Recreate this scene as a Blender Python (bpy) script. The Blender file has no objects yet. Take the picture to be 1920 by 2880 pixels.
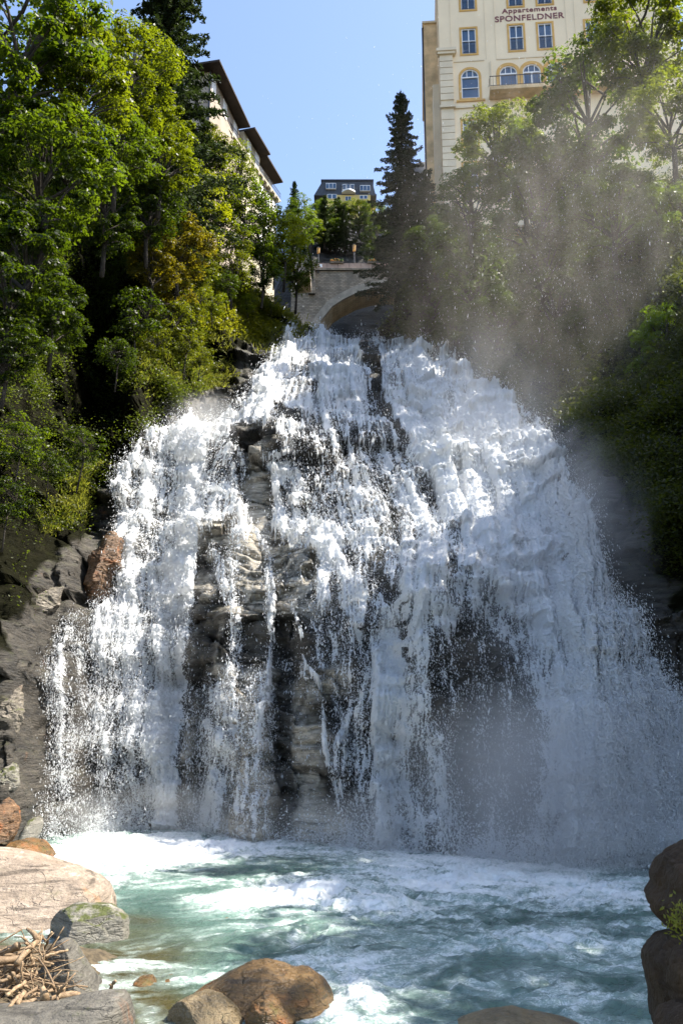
import bpy, bmesh, math, random
import numpy as np
from mathutils import Vector, Matrix, Euler

# ------------------------------------------------------------------ camera
F = 2600.0; CX = 960.0; CY = 1440.0; TH = math.radians(14.6); CAMZ = 3.0
sc = bpy.context.scene
cam_d = bpy.data.cameras.new('camera'); cam = bpy.data.objects.new('camera', cam_d)
sc.collection.objects.link(cam); sc.camera = cam
cam.location = (0, 0, CAMZ); cam.rotation_euler = (math.radians(90) + TH, 0, 0)
cam_d.sensor_fit = 'VERTICAL'; cam_d.sensor_height = 36.0; cam_d.lens = 36.0 * F / 2880.0
cam_d.clip_start = 0.1; cam_d.clip_end = 3000

# ------------------------------------------------------------------ sky, sun, exposure
SUN_EL = 54.0; SUN_AZ = 91.0           # azimuth clockwise from +Y (camera forward)
world = bpy.data.worlds.new('World'); sc.world = world; world.use_nodes = True
wn = world.node_tree.nodes; wl = world.node_tree.links
sky = wn.new('ShaderNodeTexSky'); sky.sky_type = 'NISHITA'; sky.sun_disc = False
sky.sun_elevation = math.radians(SUN_EL); sky.sun_rotation = math.radians(SUN_AZ)
sky.altitude = 1000; sky.air_density = 1.0; sky.dust_density = 3.0; sky.ozone_density = 0.9
wl.new(sky.outputs[0], wn['Background'].inputs['Color']); wn['Background'].inputs['Strength'].default_value = 0.15
sd = bpy.data.lights.new('sun', 'SUN'); sun = bpy.data.objects.new('sun', sd); sc.collection.objects.link(sun)
sd.energy = 5.0; sd.angle = math.radians(0.53); sd.color = (1.0, 0.93, 0.82)
_a = math.radians(SUN_AZ); _e = math.radians(SUN_EL)
SUNV = Vector((math.sin(_a) * math.cos(_e), math.cos(_a) * math.cos(_e), math.sin(_e)))
sun.rotation_euler = SUNV.to_track_quat('Z', 'Y').to_euler()
sc.view_settings.view_transform = 'Standard'; sc.view_settings.look = 'None'
sc.view_settings.gamma = 1.0; sc.view_settings.exposure = 1.35; sc.view_settings.use_curve_mapping = False
sc.cycles.max_bounces = 8; sc.cycles.diffuse_bounces = 3; sc.cycles.transparent_max_bounces = 24
sc.cycles.volume_bounces = 1; sc.cycles.volume_step_rate = 3.0; sc.cycles.volume_max_steps = 128
sc.cycles.sample_clamp_indirect = 6.0
sc.cycles.use_denoising = True

# ------------------------------------------------------------------ helpers
ct, st = math.cos(TH), math.sin(TH)
def P(px, py, Y):
    """world point seen at target pixel (px,py) whose world y is Y"""
    a = (px - CX) / F; b = (CY - py) / F
    dy = ct - b * st; dz = st + b * ct
    return Vector((a * Y / dy, Y, CAMZ + dz * Y / dy))
def PA(px, py, Y):
    a = (px - CX) / F; b = (CY - py) / F
    dy = ct - b * st; dz = st + b * ct
    return a * Y / dy, Y + 0 * a, CAMZ + dz * Y / dy
def Yw(py, z=0.0):
    b = (CY - py) / F
    return (z - CAMZ) / (st + b * ct) * (ct - b * st)
def Pw(px, py, z=0.0): return P(px, py, Yw(py, z))
def pix(x, y, z):
    d = y * ct + (z - CAMZ) * st; u = -y * st + (z - CAMZ) * ct
    return CX + F * x / d, CY - F * u / d
def mpp(p):   # metres per target pixel at a world point
    return (p[1] * ct + (p[2] - CAMZ) * st) / F

def _h(ix, iy, iz, s):
    h = (ix.astype(np.int64) * 374761393 + iy.astype(np.int64) * 668265263 + iz.astype(np.int64) * 2147483647 + s * 974634777) & 0xffffffff
    h = ((h ^ (h >> 13)) * 1274126177) & 0xffffffff
    h = ((h ^ (h >> 16)) * 2246822519) & 0xffffffff
    return ((h ^ (h >> 15)) & 0xffffff) / float(0x1000000)
def vnoise(x, y, z, s=0):
    """smooth value noise, -1..1"""
    x, y, z = np.broadcast_arrays(np.asarray(x, float), np.asarray(y, float), np.asarray(z, float))
    ix, iy, iz = np.floor(x), np.floor(y), np.floor(z)
    fx, fy, fz = x - ix, y - iy, z - iz
    u, v, w = (f * f * f * (f * (f * 6 - 15) + 10) for f in (fx, fy, fz))
    r = 0
    for dz in (0, 1):
        for dy in (0, 1):
            for dx in (0, 1):
                c = _h(ix + dx, iy + dy, iz + dz, s)
                r = r + c * (u if dx else 1 - u) * (v if dy else 1 - v) * (w if dz else 1 - w)
    return r * 2 - 1
def fbm(x, y, z, o=4, s=0, g=0.5):
    r = 0; a = 1.0; t = 0
    for i in range(o):
        r = r + a * vnoise(x, y, z, s + i); t += a; a *= g; x = x * 2.03 + 11.3; y = y * 2.03 + 5.1; z = z * 2.03 + 7.7
    return r / t
def cells(x, y, z, s=0):
    """voronoi: returns (random value of nearest cell, F2-F1)"""
    x, y, z = np.broadcast_arrays(np.asarray(x, float), np.asarray(y, float), np.asarray(z, float))
    ix, iy, iz = np.floor(x), np.floor(y), np.floor(z)
    f1 = np.full(x.shape, 9.0); f2 = f1.copy(); val = np.zeros(x.shape)
    for dz in (-1, 0, 1):
        for dy in (-1, 0, 1):
            for dx in (-1, 0, 1):
                a, b, c = ix + dx, iy + dy, iz + dz
                d = (a + _h(a, b, c, s) - x) ** 2 + (b + _h(a, b, c, s + 7) - y) ** 2 + (c + _h(a, b, c, s + 13) - z) ** 2
                v = _h(a, b, c, s + 19)
                m = d < f1
                f2 = np.where(m, f1, np.minimum(f2, d)); val = np.where(m, v, val); f1 = np.where(m, d, f1)
    return val, np.sqrt(f2) - np.sqrt(f1)
def sstep(a, b, x):
    t = np.clip((x - a) / (b - a), 0, 1); return t * t * (3 - 2 * t)

C = sc.collection
def tag(o, label=None, cat=None, group=None, kind=None):
    if label: o['label'] = label
    if cat: o['category'] = cat
    if group: o['group'] = group
    if kind: o['kind'] = kind
    return o
def mesh_np(name, v, f, mat=None, smooth=True, attrs=None, parent=None):
    """v (n,3), f (m,k) arrays"""
    me = bpy.data.meshes.new(name)
    v = np.asarray(v, np.float32); f = np.asarray(f, np.int32)
    me.vertices.add(len(v)); me.vertices.foreach_set('co', v.ravel())
    k = f.shape[1]; me.loops.add(f.size); me.loops.foreach_set('vertex_index', f.ravel())
    me.polygons.add(len(f)); me.polygons.foreach_set('loop_start', np.arange(len(f), dtype=np.int32) * k)
    me.polygons.foreach_set('loop_total', np.full(len(f), k, np.int32))
    if smooth: me.polygons.foreach_set('use_smooth', np.ones(len(f), bool))
    me.update(calc_edges=True)
    for n, a in (attrs or {}).items():
        at = me.attributes.new(n, 'FLOAT', 'POINT'); at.data.foreach_set('value', np.asarray(a, np.float32).ravel())
    o = bpy.data.objects.new(name, me); C.objects.link(o)
    if mat: me.materials.append(mat)
    if parent: o.parent = parent
    return o
def grid_faces(nr, nc):
    i = np.arange(nr * nc).reshape(nr, nc)
    return np.stack([i[:-1, :-1], i[:-1, 1:], i[1:, 1:], i[1:, :-1]], -1).reshape(-1, 4)

class MB:
    """collects simple solids into one mesh"""
    def __init__(s): s.v = []; s.f = []
    def add(s, vs, fs):
        n = len(s.v); s.v += [tuple(p) for p in vs]; s.f += [tuple(i + n for i in f) for f in fs]; return s
    def box(s, x0, x1, y0, y1, z0, z1, M=None):
        vs = [Vector(p) for p in ((x0,y0,z0),(x1,y0,z0),(x1,y1,z0),(x0,y1,z0),(x0,y0,z1),(x1,y0,z1),(x1,y1,z1),(x0,y1,z1))]
        if M: vs = [M @ p for p in vs]
        return s.add(vs, [(0,3,2,1),(4,5,6,7),(0,1,5,4),(1,2,6,5),(2,3,7,6),(3,0,4,7)])
    def tube(s, pts, rs, n=6, cap=True, wob=0, seed=0):
        rnd = random.Random(seed); base = len(s.v); pts = [Vector(p) for p in pts]
        for i, p in enumerate(pts):
            t = (pts[min(i + 1, len(pts) - 1)] - pts[max(i - 1, 0)]).normalized()
            a = t.cross(Vector((0.13, 0.31, 0.94))); a = a.normalized() if a.length > 1e-3 else Vector((1, 0, 0)); b = t.cross(a)
            for k in range(n):
                an = 2 * math.pi * k / n; r = rs[i] * (1 + wob * rnd.uniform(-1, 1))
                s.v.append(tuple(p + a * math.cos(an) * r + b * math.sin(an) * r))
        for i in range(len(pts) - 1):
            for k in range(n):
                k2 = (k + 1) % n
                s.f.append((base + i * n + k, base + i * n + k2, base + (i + 1) * n + k2, base + (i + 1) * n + k))
        if cap:
            s.f.append(tuple(base + k for k in reversed(range(n)))); s.f.append(tuple(base + (len(pts) - 1) * n + k for k in range(n)))
        return s
    def prism(s, poly, y0, y1, M=None):
        """poly: list of (x,z); extruded along y"""
        n = len(poly); vs = [Vector((x, y0, z)) for x, z in poly] + [Vector((x, y1, z)) for x, z in poly]
        if M: vs = [M @ p for p in vs]
        fs = [tuple(range(n)), tuple(reversed(range(n, 2 * n)))] + [(i, i + n, (i + 1) % n + n, (i + 1) % n) for i in range(n)]
        return s.add(vs, fs)
    def build(s, name, mat, parent=None, smooth=False, M=None):
        me = bpy.data.meshes.new(name); me.from_pydata(s.v, [], s.f)
        if M: me.transform(M)
        bm = bmesh.new(); bm.from_mesh(me); bmesh.ops.recalc_face_normals(bm, faces=bm.faces); bm.to_mesh(me); bm.free()
        if smooth: me.polygons.foreach_set('use_smooth', [True] * len(me.polygons))
        me.materials.append(mat); o = bpy.data.objects.new(name, me); C.objects.link(o)
        if parent: o.parent = parent
        return o
def empty(name, loc, rz=0.0):
    o = bpy.data.objects.new(name, None); o.location = loc; o.rotation_euler = (0, 0, rz); C.objects.link(o); return o
def copy_tree(o, parent=None):
    c = o.copy(); C.objects.link(c); c.parent = parent
    for ch in list(o.children): copy_tree(ch, c)
    return c

# ------------------------------------------------------------------ node helper
class NT:
    def __init__(s, name):
        s.m = bpy.data.materials.new(name); s.m.use_nodes = True; s.t = s.m.node_tree; s.n = s.t.nodes; s.l = s.t.links
        s.bsdf = s.n['Principled BSDF']; s.out = s.n['Material Output']
    def new(s, ty, **kw):
        nd = s.n.new(ty)
        for k, v in kw.items():
            if hasattr(nd, k): setattr(nd, k, v)
        return nd
    def put(s, inp, v):
        if isinstance(v, bpy.types.NodeSocket): s.l.new(v, inp)
        elif isinstance(v, (tuple, list)) and len(v) == 3 and inp.type == 'RGBA': inp.default_value = (*v, 1)
        else: inp.default_value = v
    def math(s, op, a, b=0.0, c=0.0, clamp=False):
        nd = s.n.new('ShaderNodeMath'); nd.operation = op; nd.use_clamp = clamp
        s.put(nd.inputs[0], a); s.put(nd.inputs[1], b); s.put(nd.inputs[2], c); return nd.outputs[0]
    def mix(s, f, a, b):
        nd = s.n.new('ShaderNodeMix'); nd.data_type = 'RGBA'
        s.put(nd.inputs[0], f); s.put(nd.inputs[6], a); s.put(nd.inputs[7], b); return nd.outputs[2]
    def ramp(s, f, stops):
        nd = s.n.new('ShaderNodeValToRGB'); e = nd.color_ramp.elements
        while len(e) < len(stops): e.new(0.5)
        for i, (p, c) in enumerate(stops): e[i].position = p; e[i].color = (*c, 1) if len(c) == 3 else c
        s.put(nd.inputs[0], f); return nd.outputs[0]
    def maprange(s, v, a, b, c=0.0, d=1.0):
        nd = s.n.new('ShaderNodeMapRange'); nd.interpolation_type = 'SMOOTHSTEP'
        for i, x in enumerate((v, a, b, c, d)): s.put(nd.inputs[i], x)
        return nd.outputs[0]
    def coord(s, scale=(1, 1, 1), kind='Object', rot=(0, 0, 0)):
        tc = s.n.new('ShaderNodeTexCoord'); mp = s.n.new('ShaderNodeMapping'); s.l.new(tc.outputs[kind], mp.inputs[0])
        mp.inputs['Scale'].default_value = scale; mp.inputs['Rotation'].default_value = rot; return mp.outputs[0]
    def noise(s, scale=1.0, detail=4, rough=0.55, vec=None, dist=0.0):
        nd = s.n.new('ShaderNodeTexNoise'); nd.inputs['Scale'].default_value = scale; nd.inputs['Detail'].default_value = detail
        nd.inputs['Roughness'].default_value = rough; nd.inputs['Distortion'].default_value = dist
        if vec: s.l.new(vec, nd.inputs['Vector'])
        return nd.outputs[0]
    def voro(s, scale=1.0, vec=None, feature='F1', out=0):
        nd = s.n.new('ShaderNodeTexVoronoi'); nd.feature = feature; nd.inputs['Scale'].default_value = scale
        if vec: s.l.new(vec, nd.inputs['Vector'])
        return nd.outputs[out]
    def attr(s, name):
        nd = s.n.new('ShaderNodeAttribute'); nd.attribute_name = name; return nd.outputs['Fac']
    def bump(s, h, strength=0.5, dist=0.05):
        nd = s.n.new('ShaderNodeBump'); nd.inputs['Strength'].default_value = strength; nd.inputs['Distance'].default_value = dist
        s.put(nd.inputs['Height'], h); s.l.new(nd.outputs[0], s.bsdf.inputs['Normal']); return nd.outputs[0]
    def sep(s, v):
        nd = s.n.new('ShaderNodeSeparateXYZ'); s.l.new(v, nd.inputs[0]); return nd.outputs
    def normal(s): return s.sep(s.n.new('ShaderNodeNewGeometry').outputs['Normal'])
def simple(name, col, rough=0.7, var=0.15, scale=3.0, bump=0.0, metal=0.0, spec=0.5):
    t = NT(name); n = t.noise(scale, 5, 0.6, t.coord())
    c = t.mix(t.maprange(n, 0.3, 0.7), tuple(x * (1 - var) for x in col), tuple(min(1, x * (1 + var)) for x in col))
    t.put(t.bsdf.inputs['Base Color'], c); t.bsdf.inputs['Roughness'].default_value = rough; t.bsdf.inputs['Metallic'].default_value = metal
    t.bsdf.inputs['Specular IOR Level'].default_value = spec
    if bump: t.bump(t.noise(scale * 6, 4, 0.6, t.coord()), bump, 0.02)
    return t.m

SHADE_WOODS = [(x - 2.2 * k, y, zt - 4 - 7 * k, r) for (x, y, zt, r) in ((24, 9, 30, 5), (24, 15, 31, 5), (25, 21, 32, 5), (26, 27, 37, 5.5), (27, 33, 41, 5.5), (28, 39, 38, 5), (30, 45, 34, 5)) for k in range(3)]  # off-frame leaf masses sized to shade the pool and the right falls
SHADE_WOODS += [(15, 1, 12, 6), (17, 5, 20, 6), (12, -9, 10, 7), (19, 12, 14, 5), (0, -17, 10, 8), (-13, -14, 10, 8), (20, -6, 20, 7)]  # more leaf masses beside and behind the camera, added to cut sky light
# ------------------------------------------------------------------ gorge surface: stations across the view, each a profile (pixel row, distance)
ST = {
 -900: [(2800, 13), (2000, 16), (1500, 20), (900, 26), (100, 33)],
 -300: [(2560, 20), (2000, 24), (1500, 28), (900, 34), (100, 42)],
 0:    [(2390, 31.2), (1900, 33), (1650, 34), (1500, 36.5), (1200, 39), (700, 43), (250, 47)],
 170:  [(2350, 36.5), (1900, 38), (1700, 39), (1480, 42), (1200, 45), (700, 50), (300, 54)],
 290:  [(2338, 38.5), (1900, 40.6), (1740, 41.4), (1700, 42.6), (1480, 44.5), (1260, 48), (1180, 55), (1000, 58), (700, 60), (600, 60), (350, 62)],
 390:  [(2334, 39.2), (1900, 41.4), (1740, 42.2), (1700, 43.2), (1480, 44.8), (1260, 46.8), (1200, 48.5), (1100, 50), (1000, 51), (700, 53), (350, 62)],
 470:  [(2332, 39.6), (1900, 42.2), (1740, 43.2), (1480, 45.6), (1230, 48.3), (1200, 51.5), (1130, 52), (1000, 54), (800, 58), (600, 66), (400, 70)],
 600:  [(2345, 37.6), (1900, 40), (1725, 40.6), (1700, 41.2), (1600, 43.6), (1510, 44.2), (1450, 46.2), (1400, 46.5), (1230, 47.3), (1200, 52), (1130, 58), (1000, 65), (800, 71), (500, 76)],
 760:  [(2362, 35.0), (1900, 38.6), (1735, 39.2), (1710, 40.0), (1600, 43), (1540, 43.2), (1450, 44.6), (1230, 47.5), (1100, 56), (945, 74), (850, 80), (700, 86)],
 900:  [(2372, 33.6), (1900, 36.2), (1700, 37.6), (1540, 41.5), (1230, 48), (1100, 57), (945, 80), (900, 84)],
 1050: [(2385, 31.9), (1900, 33.5), (1650, 36), (1560, 39.5), (1250, 48), (1100, 58), (960, 78), (880, 84), (700, 88)],
 1180: [(2392, 31), (1900, 31.1), (1700, 31.8), (1640, 33.2), (1600, 36.5), (1560, 39), (1250, 47), (1100, 57), (1000, 68), (940, 76), (700, 86)],
 1300: [(2400, 30.1), (1900, 31), (1620, 33.3), (1560, 36.5), (1250, 46), (1100, 56), (1030, 66), (940, 74), (560, 84)],
 1500: [(2420, 28.2), (1900, 31.0), (1650, 34), (1500, 38), (1250, 44), (1150, 52), (1000, 60), (560, 74)],
 1700: [(2430, 27.3), (2000, 28.7), (1700, 30.3), (1350, 33), (1180, 38), (1000, 46), (560, 62)],
 1920: [(2440, 26.5), (2050, 27.6), (1700, 28.8), (1400, 30.5), (1180, 33), (900, 40), (500, 50)],
 2400: [(2550, 20.5), (2050, 23), (1500, 26), (900, 32), (400, 40)],
 3400: [(3000, 11.5), (2000, 17), (1000, 26), (300, 34)],
}
BASE = [(-900, 2800), (-300, 2560), (0, 2390), (170, 2350), (330, 2336), (470, 2332), (600, 2345), (760, 2362), (900, 2372), (1050, 2385), (1300, 2400), (1500, 2420), (1700, 2430), (1920, 2440), (2400, 2550), (3400, 3000)]
TOP = [(-900, 100), (-300, 120), (0, 300), (300, 470), (520, 690), (700, 830), (800, 880), (862, 935), (880, 945), (1060, 950), (1090, 900), (1150, 760), (1300, 640), (1600, 560), (1920, 500), (2400, 400), (3400, 300)]
def interp(tab, x): return np.interp(x, [a for a, b in tab], [b for a, b in tab])
_sx = sorted(ST)
def depth(px, py):
    px = np.asarray(px, float); py = np.asarray(py, float)
    ys = np.stack([np.interp(-py, [-a for a, b in ST[k]], [b for a, b in ST[k]]) for k in _sx], 0)
    i = np.clip(np.searchsorted(_sx, px) - 1, 0, len(_sx) - 2)
    x0 = np.array(_sx)[i]; x1 = np.array(_sx)[i + 1]; t = np.clip((px - x0) / (x1 - x0), 0, 1); t = t * t * (3 - 2 * t)
    a = np.take_along_axis(ys, i[None], 0)[0]; b = np.take_along_axis(ys, (i + 1)[None], 0)[0]
    g = lambda c, w: np.exp(-((px - c) / w) ** 2)
    lowr = sstep(1725, 1760, py)
    return a * (1 - t) + b * t + lowr * (1.5 * g(575, 30) + 1.3 * g(800, 28) + .8 * g(505, 20)) - 1.1 * g(705, 48) * sstep(1870, 1910, py) - .8 * g(640, 30) * sstep(1700, 1730, py) * sstep(2000, 1800, py) + 1.0 * g(1120, 60) * sstep(1640, 1900, py)
def rock_disp(x, y, z, px, py):
    """extra distance (towards the camera negative) that makes ledges, blocks and cracks"""
    wx, wz = x + 0.8 * fbm(x * .25, y * .25, z * .25, 3, 5), z + 0.25 * x * 0.3 + 0.9 * fbm(x * .2, y * .2, z * .3, 3, 9)
    h = 1.7; k = wz / h; fr = k - np.floor(k); am = _h(np.floor(k), np.floor(wx / 3.1), 0 * wx, 3)
    led = (sstep(0.78, 1.0, fr) - fr * 0.75) * (0.35 + 0.9 * am)
    def blocks(w, hh, s, jw, tilt):
        """rows of blocks with their own depth; also how near the closest joint is"""
        zz = (wz + tilt * wx) / hh + .5 * vnoise(wx / (3 * w), 0 * wx, wz / (3 * w), s); kk = np.floor(zz); rh = _h(kk, 0 * kk, 0 * kk, s)
        xx = (wx + .22 * wz * (rh - .5)) / (w * (.6 + .9 * rh)) + rh * 7.3 + .35 * vnoise(wz * .7, wx * .2, 0 * wx, s + 2); cc = np.floor(xx)
        fz, fx_ = zz - kk, xx - cc; e = np.minimum(np.minimum(fz, 1 - fz) * hh, np.minimum(fx_, 1 - fx_) * w)
        ta, tb = _h(kk, cc, 0 * kk, s + 3) - .5, _h(kk, cc, 0 * kk, s + 4) - .5
        return _h(kk, cc, 0 * kk, s + 5) - .5 + .5 * ta * (fx_ - .5) + .6 * tb * (fz - .5), 1 - sstep(0, jw, e)
    c1, e1 = blocks(2.6, 2.1, 21, .10, .18); c2, e2 = blocks(1.2, .62, 37, .05, -.1); c3, e3 = blocks(.5, .2, 43, .03, .12)
    bv = sstep(-.35, .35, fbm(wx * .4, y * .4, wz * .4, 3, 57))
    d = 0.6 * led - 1.3 * c1 - (.35 + .6 * bv) * c2 - .22 * bv * c3 + .22 * e1 + .10 * e2 * bv
    d = d + 0.8 * fbm(x * .35, y * .35, z * .35, 4, 51) + 0.14 * fbm(x * 2.2, y * 2.2, z * 5.5, 4, 61)
    global JOINT
    JOINT = np.clip(.8 * e1 + .5 * e2 * bv + .3 * e3 * bv, 0, 1) * sstep(-.5, .3, fbm(x, y, z, 3, 58))
    return d
def col_axis(step):
    return np.concatenate([np.arange(-900, 0, 45), np.arange(0, 1920, step), np.arange(1920, 3401, 45)])
def gorge_point(px, py):
    y = depth(px, py); x, _, z = PA(px, py, y)
    return x, y, z
pxs = col_axis(4.4); NR = 430
base = interp(BASE, pxs) + 25; top = interp(TOP, pxs)
v = np.linspace(0, 1, NR)[:, None]
PXg = np.repeat(pxs[None], NR, 0); PYg = base[None] * (1 - v) + top[None] * v
gx, gy, gz = gorge_point(PXg, PYg)
DISP = rock_disp(gx, gy, gz, PXg, PYg)
joint = JOINT
soft = sstep(0, 0.02, v)
amp = np.clip(gy / 42.0, .6, 1.3)
DISP = DISP * soft * amp
gy2 = gy + DISP; gx2 = gx + 0.35 * fbm(gx * .8, gy * .8, gz * .8, 3, 71) * soft; gz2 = gz - 0.15 * DISP
# rows that run back from the top edge, always a little below the line of sight
ex = []
for dY in (1.5, 4, 9, 18, 35, 70):
    Y = gy2[-1] + dY; x, y, z = PA(pxs, top + 22 + dY * 1.6, Y); ex.append((x, y, z))
vx = np.concatenate([gx2] + [e[0][None] for e in ex]); vy = np.concatenate([gy2] + [e[1][None] for e in ex]); vz = np.concatenate([gz2] + [e[2][None] for e in ex])
GN = vx.shape
# how much soil and moss covers the stone, its colour darkened for shade too: both flanks, none in the bed of the falls
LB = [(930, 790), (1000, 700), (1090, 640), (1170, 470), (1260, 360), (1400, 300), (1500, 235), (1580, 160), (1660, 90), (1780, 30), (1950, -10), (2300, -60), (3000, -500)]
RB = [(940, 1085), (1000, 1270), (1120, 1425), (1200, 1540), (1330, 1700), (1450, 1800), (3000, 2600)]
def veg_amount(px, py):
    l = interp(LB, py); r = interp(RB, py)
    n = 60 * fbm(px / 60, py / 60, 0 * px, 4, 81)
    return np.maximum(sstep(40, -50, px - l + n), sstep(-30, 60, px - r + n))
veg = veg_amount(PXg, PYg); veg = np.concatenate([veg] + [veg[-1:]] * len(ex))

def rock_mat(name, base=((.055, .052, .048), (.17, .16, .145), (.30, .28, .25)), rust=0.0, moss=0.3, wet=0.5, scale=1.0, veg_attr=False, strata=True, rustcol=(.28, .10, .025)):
    t = NT(name); sx = (1 * scale, 1 * scale, 3.2 * scale) if strata else (scale,) * 3
    co = t.coord(sx); co1 = t.coord((scale,) * 3)
    n1 = t.noise(0.5, 8, 0.62, co, 0.4); n2 = t.noise(3.5, 6, 0.65, co, 0.2); n3 = t.noise(14, 4, 0.6, co1)
    m = t.math('ADD', t.math('MULTIPLY', n1, 0.55), t.math('MULTIPLY', n2, 0.45))
    c = t.ramp(m, [(0.30, base[0]), (0.50, base[1]), (0.70, base[2])])
    c = t.mix(t.maprange(n3, 0.35, 0.7, 0, 0.35), c, base[0])
    sv = t.coord((.35 * scale, .35 * scale, 4.5 * scale) if strata else (scale, scale, scale), rot=(.12, .10, 0)); st_ = t.noise(1.6, 6, .68, sv, .5)
    if strata: c = t.mix(t.maprange(st_, .50, .64, 0, .85), c, tuple(x * .45 for x in base[0])); c = t.mix(t.maprange(st_, .44, .34, 0, .45), c, tuple(min(1, x * 1.35) for x in base[2]))
    cv = t.new('ShaderNodeVectorMath', operation='MULTIPLY_ADD'); nd_ = t.new('ShaderNodeTexNoise'); nd_.inputs['Scale'].default_value = 1.4; nd_.inputs['Detail'].default_value = 5; t.l.new(co1, nd_.inputs['Vector'])
    t.l.new(nd_.outputs['Color'], cv.inputs[0]); cv.inputs[1].default_value = (1.3, 1.3, 1.3); t.l.new(t.coord((.6 * scale, .6 * scale, 1.5 * scale), rot=(.3, .2, .1)), cv.inputs[2])
    vo = t.voro(1.0, cv.outputs[0], 'DISTANCE_TO_EDGE')
    crack = t.math('MULTIPLY', t.maprange(vo, 0.0, 0.022, 1, 0), t.maprange(n1, .42, .6))
    c = t.mix(t.math('MULTIPLY', crack, 0.35), c, (0.02, 0.018, 0.016))
    rn = t.noise(0.9, 5, 0.6, co1, 0.6)
    c = t.mix(t.maprange(rn, 0.66 - rust * 0.4, 0.80 - rust * 0.4, 0, min(1.0, 0.35 + rust)), c, rustcol)
    nz = t.normal()[2]
    if veg_attr: c = t.mix(t.math('MULTIPLY', t.attr('pale'), t.maprange(st_, .62, .52, .35, 1)), c, t.ramp(m, [(.32, (.09, .08, .06)), (.46, (.38, .34, .27)), (.62, (.68, .62, .52))]))
    if veg_attr: c = t.mix(t.math('MULTIPLY', t.attr('joint'), .9), c, (.012, .011, .009))
    mo = t.math('MULTIPLY', t.maprange(nz, 0.15, 0.75), t.maprange(t.noise(1.6, 6, 0.7, co1), 0.62 - moss * 0.4, 0.74 - moss * 0.4))
    mosscol = t.mix(n2, (.025, .035, .006), (.10, .115, .018))
    if veg_attr:
        va = t.attr('veg')
        mo = t.math('MULTIPLY', mo, t.math('ADD', 0.12, va), clamp=True)
        c = t.mix(mo, c, mosscol)
        soil_shade = t.mix(n2, (.003, .003, .0015), (.014, .014, .006))  # near-black earth, darkened further to stand for the shade on the flanks
        c = t.mix(t.math('MULTIPLY', t.maprange(va, 0.15, 0.6), t.maprange(n1, 0.5, 0.75, 1.0, 0.85)), c, soil_shade)
    else: c = t.mix(t.math('MULTIPLY', mo, min(1, moss * 3)), c, mosscol)
    t.put(t.bsdf.inputs['Base Color'], c)
    t.put(t.bsdf.inputs['Roughness'], t.maprange(n2, 0.3, 0.7, 0.75 - 0.55 * wet, 0.9 - 0.3 * wet))
    if veg_attr: t.put(t.bsdf.inputs['Specular IOR Level'], t.maprange(t.attr('veg'), .1, .6, .5, .03))
    else: t.bsdf.inputs['Specular IOR Level'].default_value = 0.35 + 0.3 * wet
    t.bump(t.math('ADD', t.math('MULTIPLY', t.math('SUBTRACT', n2, st_), 0.8), t.math('SUBTRACT', t.math('MULTIPLY', n3, 0.3), t.math('MULTIPLY', crack, 0.3))), 0.9, 0.14 / scale)
    return t.m
pale = sstep(230, 120, np.abs(PXg - 745 + 120 * fbm(PXg / 80, PYg / 80, 0 * PXg, 4, 85))) * sstep(-.55, .0, fbm(gx * .9, gy * .9, gz * 1.3, 4, 86)) * sstep(1400, 1520, PYg) + .8 * sstep(60, 10, np.abs(PXg - 720)) * sstep(1240, 1290, PYg)
pale = pale * (1 - .93 * sstep(1715, 1745, PYg) * sstep(1905, 1870, PYg) * sstep(600, 640, PXg)) * (1 - .8 * sstep(34, 20, np.abs(PXg - 585)) * sstep(1690, 1730, PYg)) * (1 - .8 * sstep(30, 18, np.abs(PXg - 800)) * sstep(1870, 1900, PYg))  # paleness taken out where the gaps under the ledge lie in shadow
pale = pale + .9 * sstep(55, 15, np.abs(PYg - interp([(300, 1220), (450, 1150), (560, 1080), (600, 960), (700, 930), (860, 915), (870, 500)], PXg) + 18 * fbm(PXg / 30, PYg / 30, 0 * PXg, 3, 87))) * (PXg < 880) * (PXg > 380) * sstep(-.1, .25, fbm(PXg / 40, PYg / 25, 0 * PXg, 3, 89))
pale = np.clip(np.concatenate([pale] + [pale[-1:] * 0] * len(ex)), 0, 1)
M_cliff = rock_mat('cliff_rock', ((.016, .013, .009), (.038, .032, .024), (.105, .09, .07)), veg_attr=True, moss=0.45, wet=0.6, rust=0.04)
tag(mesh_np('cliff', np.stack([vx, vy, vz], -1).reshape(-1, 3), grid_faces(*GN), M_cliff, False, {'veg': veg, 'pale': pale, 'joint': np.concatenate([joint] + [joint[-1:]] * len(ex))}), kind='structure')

# ------------------------------------------------------------------ falling water
Q = 1920 / 1568.0
WPX0, WPX1, WS = 90.0, 1990.0, 2.8
wpx = np.arange(WPX0, WPX1, WS); WR = int((2440 - 925) / WS)
wbase = interp(BASE, wpx) + 22
CREST = [(0, 1700), (120, 1760), (170, 1700), (245, 1735), (295, 1560), (322, 1400), (360, 1300), (400, 1235), (440, 1205), (520, 1188), (590, 1140), (640, 1110), (690, 1060), (715, 1000), (745, 962), (800, 943), (880, 938), (1060, 945), (1085, 985), (1150, 975), (1230, 990), (1280, 1030), (1330, 1085), (1400, 1115), (1450, 1160), (1500, 1200), (1560, 1290), (1640, 1380), (1690, 1540), (1740, 1700), (1800, 1830), (1860, 1960), (1930, 2060), (2000, 2120)]
wtop = interp(CREST, wpx) - 12
vv = np.linspace(0, 1, WR)[:, None]
WPX = np.repeat(wpx[None], WR, 0); WPY = wbase[None] * (1 - vv) + wtop[None] * vv
qx, qy = WPX / Q, WPY / Q
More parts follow.
